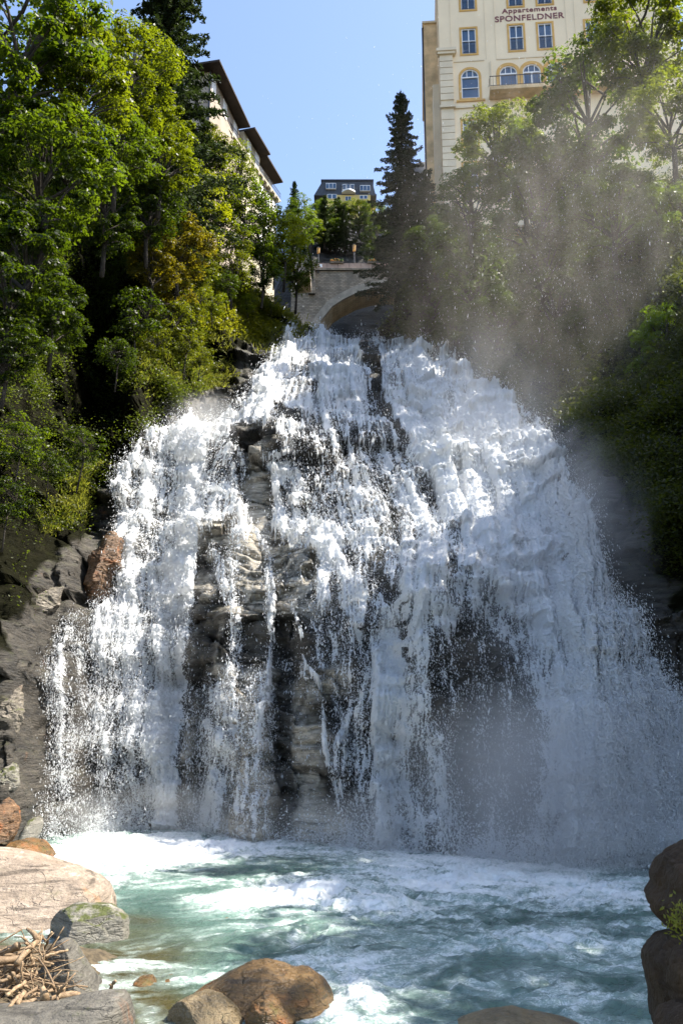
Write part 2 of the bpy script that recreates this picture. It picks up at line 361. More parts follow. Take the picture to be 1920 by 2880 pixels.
def seg_d(x, y, pts):
    d = np.full(x.shape, 1e9); 
    for (ax, ay), (bx, by) in zip(pts[:-1], pts[1:]):
        L = (bx - ax) ** 2 + (by - ay) ** 2; t = np.clip(((x - ax) * (bx - ax) + (y - ay) * (by - ay)) / L, 0, 1)
        d = np.minimum(d, np.hypot(x - ax - t * (bx - ax), y - ay - t * (by - ay)))
    return d
jx = qx + 14 * fbm(qx / 40, qy / 70, 0 * qx, 4, 101); jy = qy + 14 * fbm(qx / 40, qy / 70, 0 * qx, 4, 111)
def inpoly(x, y, poly):
    c = np.zeros(x.shape, bool); n = len(poly)
    for i in range(n):
        (x0, y0), (x1, y1) = poly[i], poly[(i + 1) % n]
        if y0 == y1: continue
        c ^= ((y0 > y) != (y1 > y)) & (x < (x1 - x0) * (y - y0) / (y1 - y0) + x0)
    return c
def area(poly, soft):
    s = np.where(inpoly(jx, jy, poly), 1.0, -1.0) * seg_d(jx, jy, poly + [poly[0]])
    return sstep(-soft, soft, s)
cov = np.full(qx.shape, -0.1)
def lay(poly, val, soft=14):
    global cov
    a = area(poly, soft); cov = cov * (1 - a) + val * a
def stroke(pts, w, val, soft=None):
    global cov
    a = sstep(w, w * 0.35, seg_d(jx, jy, pts)); cov = cov * (1 - a) + val * a
# broad bodies of water, then bare rock, then streams again
lay([(660, 768), (880, 772), (1000, 800), (1150, 890), (1240, 1000), (1320, 1120), (1390, 1330), (1480, 1500), (1568, 1640), (1640, 1760), (1640, 2000), (800, 1960), (780, 1500), (640, 1250), (560, 1060), (540, 970), (590, 850)], 0.80, 16)
lay([(345, 1000), (440, 975), (545, 960), (565, 1080), (548, 1190), (468, 1230), (450, 1400), (425, 1600), (412, 1930), (200, 1930), (175, 1600), (205, 1440), (250, 1370), (270, 1280), (272, 1140), (300, 1060)], 0.78, 11)
lay([(120, 1440), (215, 1425), (200, 1600), (190, 1930), (80, 1930), (110, 1600)], 0.22, 20)
lay([(250, 1560), (330, 1500), (330, 1930), (200, 1930)], 0.62, 20)
stroke([(440, 990), (445, 1200), (410, 1400), (400, 1600), (385, 1930)], 42, 1.12)
stroke([(400, 1000), (335, 1120), (305, 1330), (262, 1440), (330, 1480)], 20, 0.90)
stroke([(345, 1030), (340, 1080)], 16, 0.45); stroke([(320, 1180), (330, 1400)], 24, 0.62)
lay([(190, 1490), (245, 1500), (235, 1930), (170, 1930)], 0.34, 12)
# middle cascade
lay([(620, 1060), (760, 980), (880, 1020), (1000, 1130), (1020, 1200), (900, 1330), (760, 1260), (640, 1200)], 0.58, 18)
lay([(900, 780), (1150, 900), (1330, 1150), (1390, 1400), (1300, 1560), (1180, 1330), (1020, 1180), (930, 1000)], 1.15, 26)
lay([(660, 800), (780, 790), (800, 880), (780, 960), (590, 960), (600, 860)], 0.93, 14)
stroke([(700, 860), (720, 900)], 22, 0.62)
lay([(780, 1260), (900, 1300), (900, 1500), (860, 1940), (790, 1940), (740, 1480)], 0.46, 18)
stroke([(740, 1260), (790, 1330), (820, 1460)], 30, 1.0); stroke([(880, 1060), (960, 1180), (1000, 1240)], 26, .85)
stroke([(620, 1180), (760, 1240), (880, 1260)], 22, .80)
# right dome
lay([(900, 1330), (1000, 1290), (1130, 1330), (1210, 1480), (1250, 1700), (1230, 1960), (830, 1960), (860, 1600)], 0.62, 20)
lay([(985, 1480), (1090, 1430), (1190, 1520), (1230, 1700), (1220, 1900), (1180, 1960), (1070, 1940), (1010, 1740), (975, 1600)], 0.16, 20)
stroke([(1170, 1760), (1170, 1940)], 22, 0.10); stroke([(1040, 1560), (1080, 1850)], 26, .24)
stroke([(900, 1400), (880, 1600), (900, 1930)], 50, 0.92); stroke([(950, 1360), (930, 1500)], 40, .95); stroke([(950, 1330), (1010, 1296), (1110, 1320), (1190, 1420)], 24, 1.0)
stroke([(1260, 1330), (1300, 1600), (1330, 1940)], 75, 1.12); stroke([(1330, 1450), (1420, 1650), (1500, 1900)], 90, 1.0)
stroke([(1490, 1700), (1520, 1900)], 34, 0.48); stroke([(1420, 1520), (1560, 1640)], 26, .55)
# bare stone
stroke([(548, 1015), (590, 1020), (625, 1035)], 32, -0.1); stroke([(585, 1050), (598, 1100), (600, 1165)], 30, -0.15); stroke([(545, 1060), (570, 1160)], 18, 0.15)
stroke([(700, 778), (680, 792)], 22, -0.2); stroke([(825, 805), (852, 850)], 20, 0.22); stroke([(860, 860), (880, 950), (930, 1030)], 17, 0.12); stroke([(640, 950), (690, 985)], 16, 0.2)
lay([(520, 1180), (610, 1185), (630, 1250), (720, 1290), (720, 1390), (640, 1400), (480, 1380), (470, 1300), (520, 1250)], 0.14, 12)
lay([(462, 1330), (495, 1345), (500, 1560), (455, 1600), (430, 1560), (445, 1430)], 0.06, 9)
lay([(570, 1390), (630, 1395), (630, 1560), (575, 1580)], 0.04, 9); lay([(630, 1400), (720, 1400), (735, 1500), (640, 1520)], 0.0, 8)
lay([(650, 1540), (730, 1540), (745, 1700), (740, 1945), (610, 1945), (640, 1760)], 0.05, 10)
stroke([(855, 1330), (890, 1400)], 20, 0.12); stroke([(745, 1500), (760, 1620)], 12, 0.1); stroke([(1033, 1312), (1040, 1330)], 11, 0.05)
lay([(770, 1640), (810, 1660), (800, 1780), (780, 1940), (750, 1940), (760, 1760)], 0.12, 10)
stroke([(720, 1280), (712, 1380)], 13, -0.05); stroke([(485, 1255), (490, 1290)], 20, 0.12); stroke([(1180, 950), (1210, 990)], 12, .15)
lay([(425, 1580), (500, 1570), (640, 1570), (625, 1935), (415, 1935)], 0.40, 14)
# thin streams over the stone
for pts, w, val in (([(560, 1180), (545, 1300), (548, 1500), (520, 1700), (510, 1930)], 26, .55), ([(620, 1300), (624, 1440), (628, 1550), (600, 1700), (590, 1930)], 12, .85),
                    ([(600, 1560), (560, 1750), (550, 1930)], 26, .55), ([(530, 1560), (500, 1700), (470, 1930)], 24, .60), ([(680, 1395), (684, 1440), (690, 1480)], 7, .8),
                    ([(700, 1530), (735, 1580), (745, 1680), (760, 1800), (800, 1940)], 9, .85), ([(650, 1545), (700, 1560)], 22, .5), ([(720, 1400), (735, 1480), (745, 1540)], 12, .7),
                    ([(640, 1190), (655, 1240), (740, 1250)], 12, .95), ([(800, 1640), (770, 1740), (790, 1940)], 10, .7), ([(655, 1600), (735, 1610)], 10, .4),
                    ([(145, 1490), (140, 1600), (150, 1800)], 10, .6), ([(470, 1240), (540, 1190), (600, 1250), (620, 1290)], 13, .75), ([(500, 1290), (520, 1400)], 18, .6)):
    stroke(pts, w, val)
cov = cov + 0.16 * fbm(qx / 18, qy / 34, 0 * qx, 3, 131)
# edge fade at the outer rim of the sheet
# flow field and fibres drawn along it
flow = [((700, 800), (-.45, 1)), ((600, 900), (-.5, 1)), ((500, 980), (-1.1, .7)), ((400, 1020), (-.3, 1)), ((300, 1150), (-.1, 1)), ((300, 1600), (-.1, 1)), ((420, 1500), (-.05, 1)), ((800, 850), (.15, 1)), ((870, 950), (.3, 1)),
        ((760, 1000), (.2, 1)), ((700, 1150), (.15, 1)), ((850, 1150), (.5, 1)), ((950, 1100), (.5, 1)), ((1050, 950), (.6, 1)), ((1180, 1000), (.45, 1)), ((1250, 1200), (.25, 1)), ((850, 1400), (.15, 1)), ((930, 1340), (-.25, 1)),
        ((880, 1600), (-.08, 1)), ((1050, 1400), (0, 1)), ((1150, 1500), (.2, 1)), ((1100, 1800), (.05, 1)), ((1300, 1600), (.12, 1)), ((1420, 1600), (.4, 1)), ((1500, 1800), (.35, 1)), ((600, 1600), (0, 1)), ((600, 1900), (-.1, 1)), ((650, 1250), (.05, 1)), ((1330, 1900), (.1, 1))]
wsum = 0; fxs = 0; fys = 0
for (ax, ay), (dx, dy) in flow:
    w = 1 / (((qx - ax) ** 2 + (qy - ay) ** 2) / 900 + 1) ** 1.6; l = math.hypot(dx, dy); wsum = wsum + w; fxs = fxs + w * dx / l; fys = fys + w * dy / l
fxs /= wsum; fys /= wsum
ang = 0.35 * fbm(qx / 30, qy / 40, 0 * qx, 3, 141); fx = fxs * np.cos(ang) - fys * np.sin(ang); fy = fxs * np.sin(ang) + fys * np.cos(ang)
rng = np.random.default_rng(7)
dpy = np.abs(WPY[1:] - WPY[:-1]).mean(0)[None]                      # pixel height of a row, by column
src = rng.random(qx.shape)
def blur(a, n):
    for _ in range(n):
        b = np.pad(a, 1, mode='edge'); a = (b[1:-1, :-2] + b[1:-1, 2:] + b[:-2, 1:-1] + b[2:, 1:-1] + 2 * a) / 6
    return a
def lic(src, fx, fy, n, step=1.0):
    R, K = src.shape; r = np.repeat(np.arange(R)[:, None], K, 1).astype(float); c = np.repeat(np.arange(K)[None], R, 0).astype(float); acc = src.copy()
    for sgn in (1, -1):
        rr, cc = r.copy(), c.copy()
        for i in range(n):
            ri = np.clip(rr, 0, R - 1).astype(int); ci = np.clip(cc, 0, K - 1).astype(int)
            cc = cc + sgn * fx[ri, ci] * step; rr = rr - sgn * fy[ri, ci] * step * WS / dpy[0][ci]
            acc += src[np.clip(rr, 0, R - 1).astype(int), np.clip(cc, 0, K - 1).astype(int)]
    return acc
def rank(a):
    r = np.empty(a.size); r[np.argsort(a.ravel(), kind='stable')] = np.linspace(0, 1, a.size); return r.reshape(a.shape)
l1 = rank(lic(src, fx, fy, 7)); 
s2 = rng.random((qx.shape[0] // 3 + 1, qx.shape[1] // 2 + 1)).repeat(3, 0).repeat(2, 1)[:qx.shape[0], :qx.shape[1]]
l2 = rank(lic(s2, fx, fy, 12)); 
s3 = rng.random((qx.shape[0] // 7 + 1, qx.shape[1] // 5 + 1)).repeat(7, 0).repeat(5, 1)[:qx.shape[0], :qx.shape[1]]
l3 = rank(lic(s3, fx, fy, 16))
grain = rng.random(qx.shape)
s4 = rng.random((qx.shape[0] // 16 + 1, qx.shape[1] // 9 + 1)).repeat(16, 0).repeat(9, 1)[:qx.shape[0], :qx.shape[1]]
l4 = lic(s4, fx, fy, 34)
fib = rank(0.9 * l1 + .62 * l2 + .42 * l3 + 0.75 * grain + 0.55 * fbm(qx / 12, qy / 22, 0 * qx, 3, 151))
l4 = rank(blur(l4, 6))
cov0 = cov.copy(); m4 = sstep(.02, .3, cov)
cov = cov + m4 * (.42 * (l4 - .5) + .22 * fbm(qx / 55, qy / 90, 0 * qx, 3, 133)) - m4 * .03
thick = fib - (1 - cov)                                          # >0 where there is water
wy = depth(WPX, WPY); wx_, _, wz_ = PA(WPX, WPY, wy)
wd = rock_disp(wx_, wy, wz_, WPX, WPY) * np.clip(wy / 42.0, .6, 1.3) * sstep(0, 0.02, vv)
# the sheet lies over the rock, smoother than it, and billows out where there is much water
def blur(a, n):
    for _ in range(n):
        b = np.pad(a, 1, mode='edge'); a = (b[1:-1, :-2] + b[1:-1, 2:] + b[:-2, 1:-1] + b[2:, 1:-1] + 2 * a) / 6
    return a
ws = .12 * blur(wd, 6) + .88 * blur(wd, 40); ws = np.minimum(ws, wd)
body = np.clip(cov, 0, 1.2)
bil = 0.9 * fbm(wx_ * .55, wy * .3, wz_ * .28, 4, 161) + 0.25 * (l3 - .5)
off = 0.10 + .28 * np.clip(cov0, 0, 1) * (l4 - .4) + body * (0.45 + 0.17 * bil) + 0.10 * np.clip(thick, 0, 1) * (0.5 + l2) + 0.05 * grain * sstep(0, .3, thick)
off = off * sstep(0, 0.03, vv + .012)
Wy = wy + ws - off; Wz = wz_ + 0.35 * off - 0.12 * ws
EX = [(WPX, Wy)]
water_v = np.stack([wx_ + 0.05 * (grain - .5), Wy, Wz], -1)
wf = grid_faces(*qx.shape)
keep = (np.maximum(sstep(-0.25, 0, thick), cov > .12).reshape(-1)[wf].max(1) > 0)
t = NT('white_water')
th = t.attr('thick'); fine = t.noise(9, 4, 0.7, t.coord((1, .6, .45)))
a = t.maprange(t.math('ADD', th, t.math('MULTIPLY', t.math('SUBTRACT', fine, 0.5), 0.4)), -0.10, 0.30)
a = t.math('MAXIMUM', a, t.maprange(t.attr('body'), 0.45, 1.1, 0.0, 0.7))
dif = t.new('ShaderNodeBsdfDiffuse'); dif.inputs['Color'].default_value = (.93, .95, .965, 1)
trl = t.new('ShaderNodeBsdfTranslucent'); trl.inputs['Color'].default_value = (.93, .95, .965, 1)
gl = t.new('ShaderNodeBsdfGlossy'); gl.inputs['Roughness'].default_value = 0.25
mx1 = t.new('ShaderNodeMixShader'); mx1.inputs[0].default_value = 0.42; t.l.new(dif.outputs[0], mx1.inputs[1]); t.l.new(trl.outputs[0], mx1.inputs[2])
mx2 = t.new('ShaderNodeMixShader'); mx2.inputs[0].default_value = 0.07; t.l.new(mx1.outputs[0], mx2.inputs[1]); t.l.new(gl.outputs[0], mx2.inputs[2])
tr = t.new('ShaderNodeBsdfTransparent'); mx3 = t.new('ShaderNodeMixShader'); t.l.new(a, mx3.inputs[0]); t.l.new(tr.outputs[0], mx3.inputs[1]); t.l.new(mx2.outputs[0], mx3.inputs[2])
bp = t.new('ShaderNodeBump'); bp.inputs['Strength'].default_value = 0.4; bp.inputs['Distance'].default_value = 0.07; t.l.new(t.math('ADD', fine, t.noise(3, 5, .7, t.coord((1, .6, .5)))), bp.inputs['Height'])
for nd in (dif, trl, gl): t.l.new(bp.outputs[0], nd.inputs['Normal'])
t.l.new(mx3.outputs[0], t.out.inputs['Surface']); M_white = t.m
tag(mesh_np('waterfall', water_v.reshape(-1, 3), wf[keep], M_white, True, {'thick': thick, 'body': cov}), kind='structure')

# ------------------------------------------------------------------ flying drops: small white streaks thrown off the sheet
def solid_mat(name, col, tl=0.3):
    t = NT(name); t.n.remove(t.bsdf)
    d = t.new('ShaderNodeBsdfDiffuse'); d.inputs['Color'].default_value = (*col, 1); tt = t.new('ShaderNodeBsdfTranslucent'); tt.inputs['Color'].default_value = (*col, 1)
    m = t.new('ShaderNodeMixShader'); m.inputs[0].default_value = tl; t.l.new(d.outputs[0], m.inputs[1]); t.l.new(tt.outputs[0], m.inputs[2]); t.l.new(m.outputs[0], t.out.inputs['Surface']); return t.m
M_drop = solid_mat('water_drops', (.88, .90, .92), 0.4)
def drops(name, cen, size, dirv, stretch, mat=M_drop):
    n = len(cen); a = rng.normal(size=(n, 3)); a /= np.linalg.norm(a, axis=1)[:, None]
    b = np.cross(a, dirv); b /= np.linalg.norm(b, axis=1)[:, None] + 1e-9; c = np.cross(b, dirv)
    s = size[:, None]; L = dirv * s * stretch[:, None]
    V = np.stack([cen + b * s * .5, cen - b * s * .25 + c * s * .43, cen - b * s * .25 - c * s * .43, cen - L, cen + L * .6], 1).reshape(-1, 3)
    i = np.arange(n)[:, None] * 5
    Fc = np.concatenate([np.concatenate([i + p, i + q, i + r], 1) for p, q, r in ((0, 1, 4), (1, 2, 4), (2, 0, 4), (1, 0, 3), (2, 1, 3), (0, 2, 3))])
    return mesh_np(name, V, Fc, mat, True)
pw = (sstep(0.05, .5, cov) * sstep(1.7, .9, cov) + 0.12).ravel() * (cov.ravel() > 0.02); pw /= pw.sum()
ND = 230000
ids = rng.choice(pw.size, ND, p=pw)
base_p = water_v.reshape(-1, 3)[ids]; out = rng.exponential(0.34, ND) * (0.4 + np.clip(cov.ravel()[ids], 0, 1))
cen = base_p + np.stack([rng.normal(0, .12, ND), -out, rng.normal(.1, .25, ND)], 1)
dv = np.stack([fx.ravel()[ids], 0 * ids, -np.abs(fy.ravel()[ids])], 1) + rng.normal(0, .25, (ND, 3)); dv /= np.linalg.norm(dv, axis=1)[:, None]
sz = rng.gamma(1.6, .0075, ND) * np.clip(cen[:, 1] / 40, .8, 2) + .008
tag(drops('spray_drops', cen, sz, dv, rng.uniform(.8, 2.6, ND)), 'white drops of water flying off the falls', 'spray', kind='stuff')
# ------------------------------------------------------------------ pool
gyv = np.concatenate([np.linspace(5, 11, 20), Yw(np.arange(2960, 2480, -1.7)), Yw(np.arange(2480, 2300, -1.1))]); gyv = np.unique(gyv)
gxs = np.concatenate([np.linspace(-1.3, -.40, 20), np.linspace(-.395, .395, 680), np.linspace(.40, 1.5, 24)])
AX_, PY_ = np.meshgrid(gxs, gyv); PX_ = AX_ * PY_
ppx, ppy = pix(PX_, PY_, 0 * PX_)
wxx = PX_ + 1.2 * fbm(PX_ * .35, PY_ * .35, 0 * PX_, 3, 201); wyy = PY_ + 1.2 * fbm(PX_ * .35, PY_ * .35, 0 * PX_ + 9, 3, 211)
def gauss(cx, cy, rx, ry, rot=0.0):
    p = Pw(cx, cy); e = Pw(cx + rx, cy); g = Pw(cx, cy + ry); sx = abs(e.x - p.x); sy = abs(p.y - g.y)
    dx, dy = wxx - p.x, wyy - p.y; c, s = math.cos(rot), math.sin(rot); u, w = c * dx + s * dy, -s * dx + c * dy
    return np.exp(-(u / sx) ** 2 - (w / sy) ** 2)
foam = 0.12 + 0 * PX_
for a in ((420, 2395, 300, 42, 0, 1.25), (330, 2370, 180, 30, 0, .6), (640, 2365, 130, 20, 0, .5), (250, 2440, 160, 30, 0, .5), (880, 2520, 150, 34, -.1, .85), (1100, 2560, 160, 26, -.1, .55), (1180, 2480, 300, 50, 0, .35), (1500, 2480, 400, 70, 0, .5), (1500, 2650, 260, 50, 0, .42), (1350, 2420, 400, 30, 0, .5),
          (960, 2800, 150, 120, 0, .62), (1000, 2700, 180, 40, 0, .3), (820, 2640, 180, 50, 0, .2), (340, 2700, 140, 9, .2, .38), (1750, 2520, 160, 90, 0, .35), (1650, 2780, 200, 40, 0, .25), (1000, 2385, 250, 18, 0, .35)):
    foam = foam + a[5] * gauss(*a[:5])
for a in ((470, 2560, 150, 60, 0, .3), (420, 2640, 190, 60, 0, .22), (600, 2450, 90, 24, 0, .2), (1480, 2700, 160, 24, 0, .28), (760, 2440, 160, 20, 0, .25), (420, 2820, 200, 60, 0, .2)):
    foam = foam - a[5] * gauss(*a[:5])
# swirling fibres: stretched noise with strong warping
ux = PX_ + 2.2 * fbm(PX_ * .22, PY_ * .22, 0 * PX_, 3, 221) + .5 * fbm(PX_ * .9, PY_ * .9, 0 * PX_, 3, 222); uy = PY_ + 2.2 * fbm(PX_ * .22, PY_ * .22, 0 * PX_ + 4, 3, 223) + .5 * fbm(PX_ * .9, PY_ * .9, 0 * PX_ + 3, 3, 224)
rid = 1 - np.abs(fbm(ux * .55, uy * .8, 0 * ux, 4, 231)) * 3.0
rid2 = 1 - np.abs(fbm(ux * 1.7, uy * 2.4, 0 * ux, 4, 241)) * 2.6
blot = .5 * fbm(ux * 1.1, uy * 1.5, 0 * ux, 6, 251, .68) + .42 * (1 - 3.2 * np.abs(fbm(ux * 3.4, uy * 4.2, 0 * ux, 4, 257, .6))) * sstep(-.2, .6, foam) + .45 * fbm(PX_ * 8, PY_ * 11, 0 * ux, 3, 259, .7) * sstep(0, .5, foam)
foamv = foam * 1.15 + 0.30 * np.clip(rid, -.5, 1) + 0.26 * np.clip(rid2, -.5, 1) + 0.55 * blot - 0.50
turb = np.clip(0.25 + foam, 0.2, 1.3)
near = sstep(700, 300, ppx) * sstep(2560, 2700, ppy)
hz = turb * (0.19 * fbm(ux * .5, uy * .5, 0 * ux, 5, 261) + 0.09 * (1 - np.abs(fbm(ux * 1.6, uy * 1.9, 0 * ux, 4, 271)) * 3) + .07 * fbm(ux * 5, uy * 6, 0 * ux, 4, 281, .65)) * (1 - .55 * near)
hz = hz + .03 * fbm(PX_ * 4.5 + PY_ * .5, PY_ * 9, 0 * PX_, 3, 291)
shallow = sstep(680, 400, ppx + 60 * fbm(PX_ * .5, PY_ * .5, 0 * PX_, 3, 295)) * sstep(2560, 2700, ppy) + 0.8 * sstep(2790, 2880, ppy) * sstep(700, 450, ppx) + .7 * gauss(440, 2590, 90, 35) + .5 * gauss(760, 2400, 70, 20)
t = NT('pool_water'); fo = t.attr('foam'); sh = t.attr('shallow'); fn = t.noise(5, 5, .7, t.coord((1, 1.4, 1))); fz_ = t.math('ABSOLUTE', t.math('SUBTRACT', t.noise(4.5, 5, .72, t.coord((1, 1.5, 1)), 1.2), .5)); fl = t.maprange(fz_, 0.0, .035, .55, 0); fg = t.maprange(t.noise(24, 3, .6, t.coord((1, 1.6, 1))), .60, .75, 0, .5)
deep = t.mix(t.maprange(t.noise(.35, 4, .6, t.coord()), .35, .65), (.050, .100, .084), (.110, .185, .158))
cst = t.mix(t.math('MULTIPLY', sh, 1, clamp=True), deep, t.mix(t.noise(1.3, 5, .6, t.coord()), (.018, .020, .006), (.085, .070, .022)))
milk = t.mix(t.maprange(fo, -.35, .35, 0, .62), cst, (.42, .53, .49))
fa = t.maprange(t.math('ADD', t.math('ADD', fo, t.math('MULTIPLY', t.math('ADD', fl, fg), t.maprange(fo, -.5, .3, .15, .9))), t.math('MULTIPLY', t.math('SUBTRACT', fn, .5), .9)), .10, .95)
t.put(t.bsdf.inputs['Base Color'], t.mix(fa, milk, (.82, .85, .85)))
t.put(t.bsdf.inputs['Roughness'], t.maprange(fa, 0, .6, .08, .7)); t.bsdf.inputs['IOR'].default_value = 1.33
t.bump(t.math('ADD', t.noise(7, 4, .6, t.coord((1, 2.2, 1))), t.math('MULTIPLY', t.noise(22, 3, .6, t.coord((1, 1.6, 1))), .4)), .55, .09)
tag(mesh_np('pool_water', np.stack([PX_, PY_, hz], -1).reshape(-1, 3), grid_faces(*PX_.shape), t.m, True, {'foam': foamv, 'shallow': shallow}), kind='structure')
# ------------------------------------------------------------------ boulders: each has an outline, a thickness, flats and fine relief
_ico = {}
def ico(n):
    if n not in _ico:
        bm = bmesh.new(); bmesh.ops.create_icosphere(bm, subdivisions=n, radius=1)
        _ico[n] = (np.array([v.co[:] for v in bm.verts]), np.array([[v.index for v in f.verts] for f in bm.faces])); bm.free()
    return _ico[n]
def boulder(name, outline, Y, dr, mat, label=None, cat='boulder', cuts=(), seed=0, rough=1.0, n=6, grp=None, kind=None, bulge=0.0):
    pts = [P(a, b, Y) for a, b in outline]
    c = Vector((sum(p.x for p in pts) / len(pts), Y, sum(p.z for p in pts) / len(pts)))
    an = np.array([math.atan2(p.z - c.z, p.x - c.x) for p in pts]); rr = np.array([math.hypot(p.x - c.x, p.z - c.z) for p in pts])
    # sample the closed polygon finely so that straight edges stay straight
    P2 = [(p.x - c.x, p.z - c.z) for p in pts]; A = []; R = []
    for (x0, z0), (x1, z1) in zip(P2, P2[1:] + P2[:1]):
        for k in range(12):
            x = x0 + (x1 - x0) * k / 12; z = z0 + (z1 - z0) * k / 12; A.append(math.atan2(z, x)); R.append(math.hypot(x, z))
    o_ = np.argsort(A); A = np.array(A)[o_]; R = np.array(R)[o_]
    V, Fa = ico(n); x, y, z = V.T
    th = np.arctan2(z, x); r = np.interp(th, np.concatenate([A - 2 * np.pi, A, A + 2 * np.pi]), np.tile(R, 3))
    m = R.mean(); h = np.hypot(x, z); hh = np.power(h, 0.8)
    X = x / np.maximum(h, 1e-6) * hh * r; Z = z / np.maximum(h, 1e-6) * hh * r; Yy = np.sign(y) * np.power(np.abs(y), .85) * dr
    Pm = np.stack([X, Yy, Z], 1)
    for (nx, ny, nz, d) in cuts:
        nv = np.array((nx, ny, nz)); nv = nv / np.linalg.norm(nv); e = Pm @ nv - d * m; k = e > 0; Pm[k] -= e[k, None] * nv * 0.93
    nrm = Pm / (np.linalg.norm(Pm, axis=1)[:, None] + 1e-6); nrm[:, 1] *= .8
    s = 1.0 / m; q = Pm * s + seed * 3.7
    cv, ce = cells(q[:, 0] * 1.6, q[:, 1] * 1.6, q[:, 2] * 2.2, seed)
    d = 0.07 * fbm(q[:, 0] * 1.3, q[:, 1] * 1.3, q[:, 2] * 1.3, 3, seed) + .05 * (cv - .5) - .03 * (1 - sstep(0, .08, ce)) + .035 * fbm(q[:, 0] * 4, q[:, 1] * 4, q[:, 2] * 7, 4, seed + 5) + .012 * fbm(q[:, 0] * 16, q[:, 1] * 16, q[:, 2] * 24, 3, seed + 9)
    Pm = Pm + nrm * (d * m * rough)[:, None]
    o = mesh_np(name, Pm, Fa, mat, True); o.location = c
    if kind: tag(o, kind=kind)
    else: tag(o, label, cat, grp)
    return o
M_pale = rock_mat('pale_gneiss', ((.15, .115, .085), (.31, .25, .195), (.48, .40, .33)), rust=.12, moss=.12, wet=.35, scale=1.3, rustcol=(.42, .22, .10))
M_grey = rock_mat('grey_gneiss', ((.10, .092, .075), (.24, .225, .19), (.42, .40, .35)), rust=.06, moss=.5, wet=.5, scale=1.8)
M_dark = rock_mat('dark_schist', ((.055, .05, .043), (.13, .12, .10), (.22, .205, .175)), rust=.1, moss=.15, wet=.4, scale=2.2)
M_tan = rock_mat('tan_boulder', ((.07, .05, .025), (.22, .16, .08), (.36, .28, .17)), rust=.15, moss=.1, wet=.8, scale=1.5, strata=False, rustcol=(.32, .13, .03))
M_orange = rock_mat('orange_boulder', ((.035, .024, .010), (.155, .088, .028), (.32, .19, .065)), rust=.25, moss=.1, wet=.9, scale=1.2, rustcol=(.36, .13, .025))
M_ledge = rock_mat('ledge_rock', ((.05, .042, .032), (.19, .165, .13), (.42, .37, .30)), rust=.15, moss=.3, wet=.6, scale=1.8)
M_rust = rock_mat('rust_rock', ((.03, .02, .012), (.15, .075, .03), (.36, .22, .12)), rust=.3, moss=.15, wet=.7, scale=1.2, rustcol=(.40, .12, .02))
M_brown = rock_mat('brown_overhang', ((.014, .007, .002), (.052, .027, .009), (.14, .085, .038)), rust=.15, moss=.05, wet=.1, scale=.8, strata=False)
M_wetb = rock_mat('wet_brown', ((.05, .035, .012), (.16, .085, .025), (.26, .12, .03)), rust=.4, moss=.2, wet=1, scale=1.6)
boulder('boulder', [(-260, 2380), (-60, 2392), (0, 2405), (60, 2424), (150, 2450), (240, 2490), (275, 2520), (297, 2575), (280, 2640), (150, 2700), (0, 2730), (-250, 2760)], 18.6, 3.0, M_pale,
        'large pale pinkish boulder with cracked sloping face on the left bank', cuts=[(.10, -.55, .83, .34), (.6, -.5, .5, .9)], seed=3, rough=.55)
boulder('boulder', [(128, 2600), (160, 2565), (205, 2545), (300, 2545), (325, 2560), (350, 2585), (356, 2640), (340, 2680), (240, 2710), (140, 2690), (126, 2640)], 16.7, .9, M_grey,
        'blocky wet grey boulder with mossy dark side beside the pale slab', cuts=[(0, -.45, .9, .55), (-.75, -.6, .1, .62), (.35, -.9, .1, .62)], seed=8, rough=.8)
boulder('boulder', [(118, 2720), (128, 2670), (160, 2645), (180, 2648), (205, 2690), (240, 2745), (265, 2780), (292, 2805), (280, 2860), (130, 2880), (100, 2800)], 13.2, .75, M_dark,
        'angular grey boulder with a pointed top behind the driftwood', cuts=[(-.35, -.9, .3, .5), (.75, -.4, .5, .62)], seed=12, rough=.8)
boulder('boulder', [(-150, 2850), (0, 2838), (120, 2832), (220, 2810), (300, 2796), (345, 2796), (362, 2815), (374, 2880), (370, 2990), (0, 3040), (-150, 3020)], 11.2, .65, M_dark,
        'long smooth dark grey boulder below the driftwood pile', cuts=[(0, -.5, .86, .5)], seed=15, rough=.45)
boulder('boulder', [(500, 2838), (560, 2788), (640, 2742), (700, 2714), (745, 2708), (800, 2720), (835, 2733), (870, 2730), (910, 2760), (952, 2825), (975, 2900), (920, 2990), (560, 2990), (515, 2860)], 12.6, .9, M_orange,
        'large wet orange-brown boulder with a humped back in the pool', cuts=[(-.2, -.5, .85, .62)], seed=21, rough=.6)
boulder('boulder', [(465, 2850), (500, 2820), (570, 2792), (620, 2800), (660, 2830), (690, 2870), (690, 2960), (560, 3000), (460, 2960)], 11.7, .55, M_tan,
        'tan boulder with flat top in front of the orange boulder', cuts=[(0, -.5, .85, .6), (-.7, -.6, .2, .7)], seed=25, rough=.8)
boulder('boulder', [(690, 2850), (715, 2815), (745, 2790), (775, 2805), (800, 2840), (830, 2870), (810, 2920), (700, 2930)], 11.6, .3, M_wetb,
        'small dark glistening rock between tan and orange boulders', cat='rock', seed=29, rough=1.6)
boulder('boulder', [(1290, 2880), (1340, 2862), (1400, 2850), (1460, 2846), (1500, 2858), (1560, 2870), (1650, 2890), (1600, 2990), (1300, 2990)], 9.3, .5, M_tan,
        'top of a tan boulder at the bottom edge of the pool', cuts=[(0, -.4, .9, .6)], seed=33, rough=1)
boulder('boulder', [(60, 2365), (72, 2335), (95, 2300), (112, 2296), (113, 2315), (100, 2350), (85, 2380), (65, 2395)], 31.5, .8, M_grey,
        'upright grey-green rock by the water at the left cliff foot', cat='rock', seed=37)
